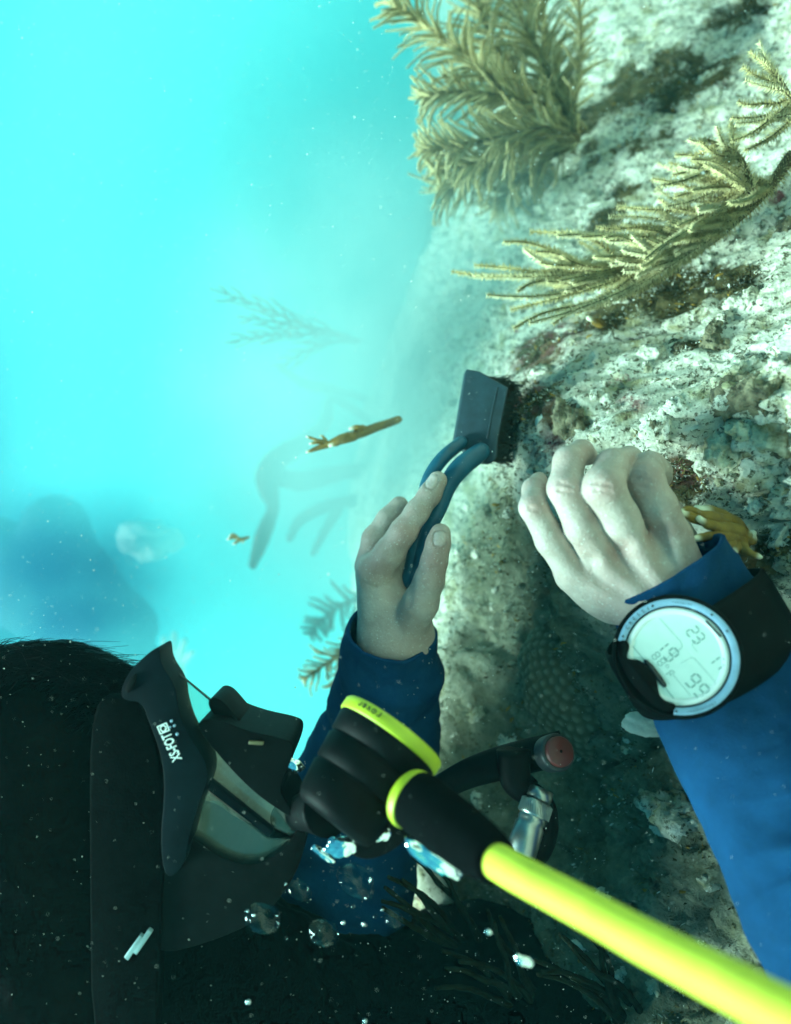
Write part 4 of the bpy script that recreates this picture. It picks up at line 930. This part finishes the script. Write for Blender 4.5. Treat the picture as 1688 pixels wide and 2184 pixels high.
def right_plume():
    r = random.Random(11); ax = []
    main = [(1690,330,.54,17),(1640,400,.54,16),(1570,470,.55,13),(1490,530,.56,10),(1380,565,.575,8),(1260,588,.60,6),(1150,596,.62,4)]
    tips_lo = [(.99,1010,588),(.97,965,579),(.93,1012,565),(.88,1040,628),(.84,1090,660),(.80,1096,700),(.76,1130,688),(.70,1180,690),(.64,1230,668),(.58,1290,650)]
    tips_hi = [(.90,1076,515),(.80,1132,494),(.70,1190,502),(.62,1240,505),(.56,1273,484),(.50,1300,462),(.46,1318,440),(.40,1392,380),(.36,1404,350),(.33,1428,346),(.30,1440,330)]
    pins = []
    for s_, x, y in tips_lo: pins.append((s_ - .22, x, y, r.uniform(-.02, .02), .05 + r.uniform(-.04, .06), 1.15))
    for s_, x, y in tips_hi: pins.append((s_ - .08, x, y, r.uniform(-.03, .03), -.14 + r.uniform(-.05, .05), 1.15))
    for i in range(120):                                              # the thick of the plume, in front and behind
        s_ = r.uniform(.12, .86); q = smooth_path(main, 200)[int(s_ * 199)]; L_ = r.uniform(80, 185) * (1.1 - .35 * s_); a_ = math.radians(r.uniform(150, 208)); pins.append((s_, q[0] + L_ * math.cos(a_), q[1] - L_ * math.sin(a_) , r.uniform(-.05, .05), r.uniform(-.15, .15), 1.1))
    ax.append(dict(path=main, pins=pins))
    b2 = [(1610,430,.53,11),(1590,360,.53,9),(1560,320,.535,7),(1500,296,.54,5)]
    pins = [(s_, x, y, r.uniform(-.02, .02), r.uniform(.05, .2), 1.2) for s_, x, y in ((.95,1470,296),(.85,1472,330),(.7,1436,372),(.6,1450,352),(.5,1410,395),(.4,1440,420),(.3,1420,440),(.2,1470,450),(.5,1490,300),(.75,1530,268),(.6,1560,262),(.15,1500,470))]
    ax.append(dict(path=b2, pins=pins))
    b3 = [(1700,250,.50,9),(1680,200,.50,8),(1650,150,.50,6)]
    pins = [(s_, x, y, 0, .1, 1.2) for s_, x, y in ((.1,1570,262),(.25,1560,250),(.4,1575,215),(.55,1590,170),(.7,1585,140),(.9,1600,110),(1,1620,90),(.3,1560,300),(.05,1590,320))]
    ax.append(dict(path=b3, pins=pins))
    plume('sea_plume', 'large feathery tan sea plume reaching in from the right edge', P(1690, 330, .54), ax, seed=2, pin_r=2.6, fuzz=11.0, pw=.135)
right_plume()
def feather(path, n, La, Lb, ang, r, side_tilt=0, bend=.12, jit=13, s0=.12, dd=.04):
    q = smooth_path(path, 200); pins = []
    for i in range(n):
        s_ = s0 + (1 - s0) * i / (n - 1); row = q[int(s_ * 199)]; nx = q[min(199, int(s_ * 199) + 3)]; pv = q[max(0, int(s_ * 199) - 3)]; th = math.atan2(-(nx[1] - pv[1]), nx[0] - pv[0])
        for sd_ in (-1, 1):
            Lh = (La + (Lb - La) * s_) * r.uniform(.6, 1.2) * (math.sin(min(1, (1.08 - s_) * 3) * 1.57)); a_ = th + sd_ * math.radians(ang + r.gauss(0, jit)) + side_tilt
            pins.append((s_ + r.uniform(-.01, .01), row[0] + Lh * math.cos(a_), row[1] - Lh * math.sin(a_), r.uniform(-dd, dd), -sd_ * bend + r.gauss(0, .09)))
    return dict(path=path, pins=pins)
def top_plume():
    r = random.Random(21)
    ax = [feather([(1245,285,.80,14),(1205,235,.80,10),(1178,180,.80,8),(1150,110,.80,7),(1121,60,.80,6),(1080,-40,.80,4)], 46, 125, 105, 46, r),
          feather([(1235,290,.80,12),(1160,240,.79,9),(1089,205,.79,8),(1030,150,.78,8),(984,110,.78,7),(900,47,.78,5),(835,8,.78,3)], 64, 130, 95, 46, r, bend=.2),
          feather([(1235,295,.78,12),(1160,275,.76,9),(1080,290,.75,8),(980,310,.75,6),(900,318,.75,4)], 54, 95, 80, 44, r),
          feather([(1230,300,.81,11),(1140,320,.81,8),(1060,360,.81,7),(990,380,.81,5),(950,400,.82,3)], 48, 110, 95, 44, r),
          feather([(1180,250,.82,9),(1090,150,.83,7),(1040,60,.83,6),(1010,-30,.83,4)], 42, 115, 95, 44, r),
          feather([(1225,280,.77,10),(1225,220,.77,8),(1235,150,.78,6),(1240,80,.78,5),(1235,0,.78,3)], 12, 55, 60, 38, r, s0=.2)]
    ax += [feather([(1235,290,.79,9),(1130,222,.78,8),(1040,200,.77,6),(960,196,.77,5),(905,205,.77,3)], 38, 100, 80, 44, r), feather([(1240,285,.82,9),(1192,160,.83,7),(1160,40,.83,6),(1150,-40,.83,4)], 32, 90, 90, 42, r),
           feather([(1225,300,.77,9),(1120,300,.76,7),(1020,345,.76,6),(930,362,.76,3)], 38, 90, 75, 44, r), feather([(1230,305,.82,9),(1150,350,.83,7),(1095,400,.83,6),(1055,440,.84,3)], 30, 85, 70, 44, r)]
    plume('sea_plume', 'bushy olive sea plume at the top edge beside the open water', P(1245, 285, .80), ax, seed=3, pin_r=1.3, fuzz=6.0)
top_plume()
def side_plumes():
    r = random.Random(31)
    ax = [feather([(770,1345,.86,5),(735,1385,.86,4),(690,1420,.86,3.5),(650,1448,.86,2.5)], 13, 60, 45, 44, r, jit=6, dd=.02), feather([(765,1340,.87,5),(730,1420,.87,4),(712,1460,.87,3)], 9, 50, 45, 40, r, dd=.02)]
    plume('sea_plume', 'small faded brown sea plume left of the brush arm cuff', P(770, 1345, .86), ax, seed=5, pin_r=2.6, fuzz=3.0)
    ax = [feather([(790,1270,1.15,6),(730,1290,1.15,5),(690,1320,1.15,4),(665,1350,1.15,3)], 9, 55, 50, 60, r, jit=6, dd=.02)]
    plume('sea_plume', 'dim arching sea plume in the haze behind the brush hand wrist', P(790, 1270, 1.15), ax, seed=6, mats=('twig', 'sea_rod'), pin_r=5, fuzz=3.5)
side_plumes()
def twig_bush():
    t = thing('sea_rod', 'thin branching sea whip silhouetted faintly against the milky water', 'sea rod', P(760, 725, 1.10)); r = random.Random(41); d = 1.10
    def spray(path, n, ln, seed):
        V, F = pxtube(path, 30, 6); br = make('branch', V, F, M['twig'], t); q = smooth_path(path, 100)
        for i in range(n):
            s_ = .22 + .72 * i / n; row = q[int(s_ * 99)]; nx = q[min(99, int(s_ * 99) + 3)]; th = math.atan2(-(nx[1] - row[1]), nx[0] - row[0]); sd_ = 1 if (i + seed) % 2 else -1
            L_ = ln * r.uniform(.6, 1.2) * (1.15 - .6 * s_); a_ = th + sd_ * math.radians(r.uniform(20, 38)); dd = r.uniform(-.03, .03)
            V, F = pxtube([(row[0], row[1], row[2], 2.4), (row[0] + L_ * .5 * math.cos(a_), row[1] - L_ * .5 * math.sin(a_), row[2] + dd * .5, 2.2), (row[0] + L_ * math.cos(a_ - sd_ * .15), row[1] - L_ * math.sin(a_ - sd_ * .15), row[2] + dd, 1.3)], 8, 5); make('twig', V, F, M['twig'], br)
    spray([(770,728,d,5),(714,708,d,4),(640,690,d,3.6),(591,668,d,3.2),(520,640,d,2.6),(446,614,d,1.6)], 15, 70, 0)
    spray([(770,728,d,5),(700,715,d,4),(620,712,d,3.4),(560,716,d,2.8),(478,731,d,1.6)], 17, 60, 1)
    spray([(770,728,d,5),(708,730,d,4),(660,745,d,3.2),(620,768,d,2.6),(588,790,d,1.6)], 9, 55, 0)
    spray([(714,708,d-.02,4),(650,700,d-.03,3),(580,686,d-.03,2.4),(505,675,d-.03,1.6)], 9, 50, 1)
twig_bush()
def thick_rods():
    t = thing('sea_rod', 'dark thick-fingered sea rod curling through the murk left of the brush', 'sea rod', P(760, 880, 1.2))
    for rows in ([(800,905,1.30,10),(712,850,1.28,12),(694,904,1.26,15),(655,940,1.25,20),(600,974,1.23,26),(572,1014,1.22,29),(575,1050,1.22,24),(582,1085,1.21,15),(560,1145,1.20,19),(540,1205,1.20,10)],
                 [(600,1020,1.24,22),(650,1026,1.28,24),(720,1010,1.32,20),(790,1000,1.36,14)], [(780,850,1.34,9),(705,830,1.32,12),(650,818,1.31,12),(598,786,1.30,7)],
                 [(790,1060,1.36,14),(700,1080,1.34,15),(640,1110,1.33,13),(618,1150,1.33,8)], [(730,1072,1.35,14),(700,1120,1.34,12),(668,1180,1.34,7)]):
        C = smooth_path([(*P(x, y, d), r * S(d)) for x, y, d, r in [(x_, y_, d_ + .02, r_ * .9) for x_, y_, d_, r_ in rows]], 40)
        V0, F0 = tube(C[:, :3], C[:, 3], 14, roundcap=True)
        make('branch', V0 + .0012 * np.stack([fbm(V0 * 120 + q, 2) for q in (0, 7, 13)], -1), F0, M['sea_rod'], t)
thick_rods()
def dark_whips():
    r = random.Random(51)
    for k, (x0, y0, d0, lab) in enumerate(((1330,2120,.50,'dim olive sea whip under the hose, nearest the blue sleeve'), (1130,2120,.54,'dim olive sea whip at the bottom between hose and bubbles'), (1010,1990,.58,'dim olive sea whip beside the steel connector hose'))):
        t = thing('sea_whip', lab, 'sea whip', P(x0 + 20, y0 + 40, d0))
        for j in range(7):
            x, y = x0 + r.uniform(-30, 40), y0 + r.uniform(-10, 60); a_ = math.radians(r.uniform(95, 150)); rows = []
            for q in range(6): rows.append((x, y, d0 - .012 * q + r.uniform(-.004, .004), 8 - .7 * q)); x += 42 * math.cos(a_); y -= 42 * math.sin(a_); a_ += r.uniform(-.25, .35)
            V, F = pxtube(rows, 22, 7, disp=lambda i, th: 1 + .12 * np.sin(i * 90 + 2 * th)); make('branch', V, F, M['whip'], t)
dark_whips()

# ================================================================== FIRE CORAL AND SMALL CORALS
def fire(name, label, base, rows_list, group=None, cat='fire coral'):
    t = thing(name, label, cat, base, group)
    for rows in rows_list:
        V, F = pxtube(rows, 16, 12, roundcap=True, disp=lambda i, th: 1 + .10 * np.sin(i * 17 + 2 * th) + .06 * np.sin(i * 31 - th)); tip = P(*rows[-1][:3]); rr = rows[-1][3] * S(rows[-1][2])
        w = 1 - smooth(rr * .6, rr * 2.8, np.linalg.norm(V - tip, axis=1)); make('branch', V, F, M['fire'], t, attrs={'tip': w * (1 if len(rows) > 2 else .6)})
    return t
fire('fire_coral', 'mustard fire coral with white fingertips beside the watch hand wrist', P(1560, 1130, .43), [
    [(1580,1150,.435,24),(1555,1115,.43,22),(1520,1098,.425,18),(1490,1090,.42,14)], [(1575,1150,.425,20),(1540,1120,.42,15),(1495,1110,.414,12),(1470,1100,.410,9),(1456,1093,.408,6)],
    [(1570,1135,.42,20),(1535,1125,.415,14),(1510,1118,.411,10),(1492,1106,.408,7)], [(1560,1150,.418,18),(1525,1143,.412,12),(1500,1146,.409,9),(1482,1149,.406,7)],
    [(1570,1155,.418,16),(1550,1165,.412,11),(1534,1180,.408,7)], [(1575,1160,.418,16),(1568,1172,.412,10),(1563,1184,.409,7.5)], [(1580,1158,.418,16),(1588,1172,.413,11),(1605,1182,.41,8),(1622,1188,.409,5)],
    [(1545,1110,.42,15),(1500,1098,.414,10),(1470,1086,.412,7),(1452,1090,.41,4)], [(1580,1140,.43,20),(1600,1150,.43,14),(1606,1138,.43,8)]])
fire('fire_coral', 'thin olive-brown fire coral blade left of the brush head', P(828, 902, 0.700), [
    [(850,895,0.690,8.6),(812,908,0.680,8.6),(775,922,0.675,10.1),(735,934,0.670,10.8),(700,948,0.670,6.5),(672,958,0.670,5.0),(655,964,0.670,2.9)], [(780,915,0.675,7.2),(764,912,0.670,6.5),(748,914,0.670,4.3)],
    [(700,945,0.670,5.8),(680,940,0.670,4.3),(664,934,0.670,2.9),(655,931,0.670,2.2)], [(690,945,0.670,5.0),(676,944,0.665,3.6),(662,946,0.665,2.5)], [(760,930,0.670,8.6),(725,942,0.668,7.2),(705,950,0.668,4.3)], [(695,940,0.670,4.3),(690,932,0.670,2.9),(684,929,0.670,2.2)]])
fire('algae_scrap', 'tiny yellow-green forked scrap drifting beside the dark sea rod', P(505, 1147, .80), [
    [(530,1146,.8,3),(515,1150,.8,4),(500,1146,.8,4),(486,1150,.8,2.5)], [(515,1150,.8,4),(505,1156,.8,3.5),(498,1160,.8,2)], [(508,1147,.8,3.5),(498,1140,.8,3),(490,1143,.8,2)], [(522,1148,.8,3),(518,1156,.8,2.5)]], cat='algae')
fire('fire_coral', 'short mustard coral stub under the large tan sea plume', P(1285, 690, .64), [[(1300,706,.645,9),(1284,694,.635,10),(1268,684,.63,7),(1256,678,.628,5)], [(1290,700,.64,9),(1282,710,.635,7)]])
def star_coral():
    d = .59; c = P(1275, 1465, .622); V, F = ico(6); R = np.array([.075, .062, .034]); fib = []; n = 620
    for i in range(n):
        z = 1 - 2 * (i + .5) / n; ph = i * 2.399963; q = math.sqrt(1 - z * z); fib.append((q * math.cos(ph), q * math.sin(ph), z))
    fib = np.array(fib); best = np.full(len(V), -1.0)
    for i0 in range(0, n, 62): best = np.maximum(best, (V @ fib[i0:i0 + 62].T).max(1))
    ang = np.arccos(np.clip(best, -1, 1)) / .081; w = 1 - smooth(.35, .75, ang); dim = 1 - smooth(0, .28, ang)
    h = 1 + .035 * w - .030 * dim + .05 * fbm(V * 2.2, 3); a_ = math.radians(-40); Rm = np.array([[math.cos(a_), -math.sin(a_), 0], [math.sin(a_), math.cos(a_), 0], [0, 0, 1]])
    VV = (V * h[:, None] * R) @ Rm.T + c
    make('star_coral', VV, F, M['star'], attrs={'polyp': w * (1 - dim)}, label='dull knobbly star coral mound left of the dive computer', cat='coral', loc=c)
star_coral()
def stones():
    spec = [(1158,915,.57,(18,34),'pale_stone','pale wedge of shell between brush bristles and hand'), (1172,968,.56,(10,26),'red_algae','dark red crusted pebble just above the hooked fingers'), (1140,1010,.60,(20,14),'pale_stone','small pale knob of rock left of the hooked fingers'), (1390,1545,.52,(62,26),'pale_stone','flat pale plate of rock under the dive computer')]
    for k, (x, y, d, (rx, ry), mt, lab) in enumerate(spec):
        c = P(x, y, d); V, F = ico(4); V = V * (1 + .22 * fbm(V * 1.3 + k * 5, 3) + .05 * fbm(V * 6 + k, 2))[:, None] * np.array([rx, ry, min(rx, ry)]) * S(d); make('stone', V + c, F, M[mt], label=lab, cat='stone', loc=c)
stones()

# ================================================================== TURF AND SILT (uncountable)
def turf():
    r = np.random.default_rng(9); Vr = reefV; vis = (Vr[:, 2] > .3) & (Vr[:, 2] < 1.4) & (Vr[:, 1] > -.6) & (Vr[:, 1] < .8)
    ids = np.nonzero(vis)[0]; q = Vr[ids]; px = 844 + q[:, 0] / q[:, 2] * FPX; py = 1092 - q[:, 1] / q[:, 2] * FPX
    dens = (algae[ids] ** 1.5 * 2.5 + .05 + .10 * dull_shade[ids]) * np.clip(.4 + 1.2 * fbm(q * 28, 3), 0, 2); ok = (px > 700) & (px < 1760) & (py > -80) & (py < 2260); dens = dens * ok
    dens /= dens.sum()
    def field(name, n, mat, ln, seed, label):
        rr = np.random.default_rng(seed); pick = rr.choice(ids, n, p=dens); base = Vr[pick] + rr.normal(0, .0012, (n, 3)); V = []; F = []
        up = np.array([-1.0, 0, -.45]); up /= np.linalg.norm(up)
        d1 = up + rr.normal(0, .55, (n, 3)); d1 /= np.linalg.norm(d1, axis=1)[:, None]; d2 = d1 + rr.normal(0, .7, (n, 3)); d2 /= np.linalg.norm(d2, axis=1)[:, None]; sd_ = np.cross(d1, rr.normal(size=(n, 3))); sd_ /= np.linalg.norm(sd_, axis=1)[:, None]
        L_ = ln * rr.uniform(.4, 1.3, n)[:, None]; w_ = L_ * rr.uniform(.10, .26, n)[:, None]; b = base - d1 * L_ * .15; m = base + d1 * L_ * .55; t_ = m + d2 * L_ * .5
        th = np.cross(d1, sd_) * w_ * .5
        V = np.stack([b - sd_ * w_ * .6, b + sd_ * w_ * .6, m + sd_ * w_, m - sd_ * w_, m + th, t_], 1).reshape(-1, 3); o = (np.arange(n) * 6)[:, None]
        F = np.concatenate([o + np.array([0, 1, 4]), o + np.array([1, 2, 4]), o + np.array([3, 0, 4]), o + np.array([4, 2, 5]), o + np.array([3, 4, 5]), o + np.array([0, 3, 2]), ], 0)
        make(name, V, F, mat, recalc=False, smooth_=False, kind='stuff', label=label)
    field('turf_algae', 34000, M['turf'], .0036, 1, 'dark brown turf algae carpeting patches of the reef'); field('golden_algae', 1300, M['turf_gold'], .0055, 2, 'golden algae tufts scattered over the reef'); field('coral_rubble', 9000, M['pale_stone'], .0030, 3, 'pale coral grit lying on the reef')
turf()
def silt():
    r = np.random.default_rng(12); n = 15000; w = .30 + .85 * r.random(n); x = r.uniform(-120, 1810, n); y = r.uniform(-120, 2300, n)
    C = np.stack([(x - 844) / FPX * w, (1092 - y) / FPX * w, w], 1); oct_ = np.array([(1,0,0),(-1,0,0),(0,1,0),(0,-1,0),(0,0,1),(0,0,-1)], float); sz = np.exp(r.normal(math.log(.00018), .38, n)) * np.clip(w / .5, .5, 1.3)
    st = 1 + 1.2 * r.random((n, 1, 3)) ** 3; V = (C[:, None] + oct_[None] * st * sz[:, None, None]).reshape(-1, 3); f = np.array([(0,2,4),(2,1,4),(1,3,4),(3,0,4),(2,0,5),(1,2,5),(3,1,5),(0,3,5)])
    F = ((np.arange(n) * 6)[:, None, None] + f[None]).reshape(-1, 3); make('suspended_silt', V, F, M['snow'], recalc=False, kind='stuff', label='fine pale silt grains suspended in the water')
silt()

# ================================================================== BUBBLES
def bubbles():
    spec = [(728,1806,.372,(34,22),'bright exhaust bubble at the mouthpiece edge, largest highlight',1), (690,1822,.375,(30,9),'thin bright sliver of air left of the mouthpiece bubble',1), (800,1778,.372,(36,16),'crumpled exhaust bubble under the regulator housing',1), (928,1828,.335,(70,26),'long mirror-like exhaust bubble under the hose guard',1),
            (760,1880,.39,(44,30),'widest dim bubble below the regulator',0), (560,1960,.39,(40,30),'dim bubble beside the mask strap',0), (690,1990,.385,(34,26),'dim bubble at the bottom centre',0), (640,1900,.39,(26,20),'dim bubble under the mask skirt',0), (840,1960,.38,(22,17),'dim bubble between mask bubbles and sea whips',0),
            (628,1632,.40,(22,12),'tiny bubble wedged between mask and regulator',1), (1042,1988,.31,(7,5),'tiny bright bubble left of the yellow hose',1), (1118,2050,.31,(22,10),'small ragged bubble low beside the yellow hose',1)]
    for k, (x, y, d, (rx, ry), lab, br) in enumerate(spec):
        c = P(x, y, d); V, F = ico(5); V = V * (1 + (.22 if br else .10) * fbm(V * 1.2 + 7 * k, 2))[:, None] * np.array([rx, ry, (rx + ry) * (.22 if br else .40)]) * S(d)
        a_ = random.Random(k).uniform(-.75, .0); V = V @ np.array([[math.cos(a_), -math.sin(a_), 0], [math.sin(a_), math.cos(a_), 0], [0, 0, 1]]).T
        make('bubble', V + c, F, M['mirror_air' if br else 'bubble'], label=lab, cat='bubble', group='exhaust bubbles', loc=c)
    r4 = random.Random(8); V0, F0 = ico(2)
    for k in range(26):
        x, y = r4.gauss(730, 130), r4.gauss(1950, 90); d = .36 + r4.uniform(-.03, .03); c = P(x, y, d); q = r4.uniform(2, 6.5) * S(d)
        make('small_bubble', c + V0 * q * np.array([1, .7 + .4 * r4.random(), .8]), F0, M['mirror_air' if k % 3 == 0 else 'bubble'], label='tiny bubble in the dark stream of exhaled air below the regulator', cat='bubble', group='tiny exhaust bubbles', loc=c)
bubbles()

# ================================================================== SECOND DIVER FAR BEHIND
def far_diver():
    K = .90; P_ = globals()['P']
    def P(x, y, d): return P_(x, y, d * K)
    p = thing('person', 'blurred diver in dark suit far behind with one pale hand showing', 'person', P(150, 1400, 2.2))
    f = Field(np.array((-1.75, -.95, 1.75)) * K, np.array((-.35, .30, 2.80)) * K, .012)
    f.px([(x, y, d * K, r) for x, y, d, r in [(-60,1200,2.4,95),(120,1250,2.3,100),(260,1340,2.15,66)]], .08); f.px([(x, y, d * K, r) for x, y, d, r in [(230,1345,2.1,46),(300,1420,2.0,36),(350,1440,1.95,28)]], .06); f.ell(P(120, 1120, 2.3), (.09, .09, .09), .05)
    f.px([(x, y, d * K, r) for x, y, d, r in [(-60,1230,2.4,110),(-120,1480,2.5,90)]], .08)
    V, F = f.mesh(); V = relax(V, F, 2); make('wetsuit', V, F, M['suit'], p)
    g = Field(np.array((-.76, -.56, 1.78)) * K, np.array((-.50, -.30, 2.05)) * K, .003)
    g.ell(P(372, 1425, 1.92), (.028, .028, .011), .01)
    for k, (x, y) in enumerate(((350,1362),(372,1352),(394,1366),(410,1392))): g.px([(x, y, d * K, r) for x, y, d, r in [(356 + 12 * k, 1410, 1.92, 9),(x, y, 1.90, 7)]], .004)
    g.px([(x, y, d * K, r) for x, y, d, r in [(350,1440,1.92,10),(334,1408,1.91,7)]], .006); g.px([(x, y, d * K, r) for x, y, d, r in [(372,1440,1.92,22),(340,1465,1.95,24)]], .01)
    V, F = g.mesh(); V = relax(V, F, 1); make('body', V, F, M['skin_far'], p)
    c = P(322, 1150, 1.9); V, F = ico(4); V = V * (1 + .45 * fbm(V * 1.2 + 3, 3))[:, None] * np.array([.075, .05, .04]); make('bag', V + c, F, M['pale_bag'], label='pale rounded bag blurred in the murk near the far diver', cat='bag', loc=c)
far_diver()

# ================================================================== WATER HAZE
def volume_mat(name, dens, color, aniso=0.0):
    m = bpy.data.materials.new(name); m.use_nodes = True; n = m.node_tree.nodes; n.remove(n['Principled BSDF']); v = n.new('ShaderNodeVolumePrincipled')
    v.inputs['Color'].default_value = (*color, 1); v.inputs['Density'].default_value = dens; v.inputs['Anisotropy'].default_value = aniso
    m.node_tree.links.new(v.outputs[0], n['Material Output'].inputs['Volume']); return m
def haze():
    X0, X1, Y0, Y1, Z0, Z1 = -14, 14, -5, 18, -1.9, 1.9
    # corners in right/up/forward
    V = [(CAM_H - z - 0.0, x, y) for x in (X0, X1) for y in (Y0, Y1) for z in (Z0, Z1)]
    F = F6 = [(0,1,3,2),(4,6,7,5),(0,4,5,1),(2,3,7,6),(0,2,6,4),(1,5,7,3)]
    o = make('haze', V, F, volume_mat('sea_water_haze', .014, (.22, .93, .95)), smooth_=False, kind='stuff'); o['label'] = 'milky cyan sea water filling the whole scene'
    def cloud(c, R, dens, color, label, seed):
        """Billow of silt, or a dark volume added to dim the water, thick in the middle and thinning to nothing at its rim."""
        m = volume_mat('murk_cloud', dens, color); n = m.node_tree.nodes; l = m.node_tree.links; v = n['Principled Volume']
        tc = n.new('ShaderNodeTexCoord'); g = n.new('ShaderNodeTexGradient'); g.gradient_type = 'QUADRATIC_SPHERE'; l.new(tc.outputs['Object'], g.inputs[0])
        nz = n.new('ShaderNodeTexNoise'); nz.inputs['Scale'].default_value = 2.2; nz.inputs['Detail'].default_value = 4; mp = n.new('ShaderNodeMapping'); mp.inputs[1].default_value = (seed, 2 * seed, 0); l.new(tc.outputs['Object'], mp.inputs[0]); l.new(mp.outputs[0], nz.inputs['Vector'])
        rg = n.new('ShaderNodeMapRange'); rg.inputs[1].default_value = .32; rg.inputs[2].default_value = .68; rg.inputs[3].default_value = .25; rg.inputs[4].default_value = 1.75; l.new(nz.outputs['Fac'], rg.inputs[0])
        m1 = n.new('ShaderNodeMath'); m1.operation = 'MULTIPLY'; l.new(g.outputs['Fac'], m1.inputs[0]); l.new(rg.outputs[0], m1.inputs[1])
        m2 = n.new('ShaderNodeMath'); m2.operation = 'MULTIPLY'; l.new(m1.outputs[0], m2.inputs[0]); m2.inputs[1].default_value = dens; l.new(m2.outputs[0], v.inputs['Density'])
        V, F = ico(3); me = bpy.data.meshes.new('murk_cloud'); me.from_pydata([tuple(q * 1.02) for q in V], [], F); me.materials.append(m); o = bpy.data.objects.new('murk_cloud', me); COL.objects.link(o)
        o.location = W(c); o.scale = (R[1], R[2], R[0]); o['kind'] = 'stuff'; o['label'] = label
    V = [(CAM_H - z, x, y) for x in (-13.5, 13.5) for y in (2.1, 17.5) for z in (-1.8, 1.8)]
    o = make('murk_cloud', V, F6, volume_mat('far_turbid_water', .8, (.12, .92, .97)), smooth_=False, kind='stuff'); o['label'] = 'dense milky water beyond the crest of the reef'
    cloud(P(600, 800, 1.75), (1.15, 1.9, 1.25), 4.6, (.24, .92, .95), 'cloud of stirred-up silt hanging behind the brush hand', 0)
    cloud(P(165, 1255, .98), (.23, .21, .20), 12.0, (.01, .16, .34), 'murky dark blue patch of silt drifting above the diver\'s hair', 9)  # absorbing volume added only to darken this part of the water
    cloud(P(840, 850, .92), (.37, .42, .38), 11.0, (.55, .94, .92), 'pale puff of silt rising off the reef around the brush head', 5)
haze()
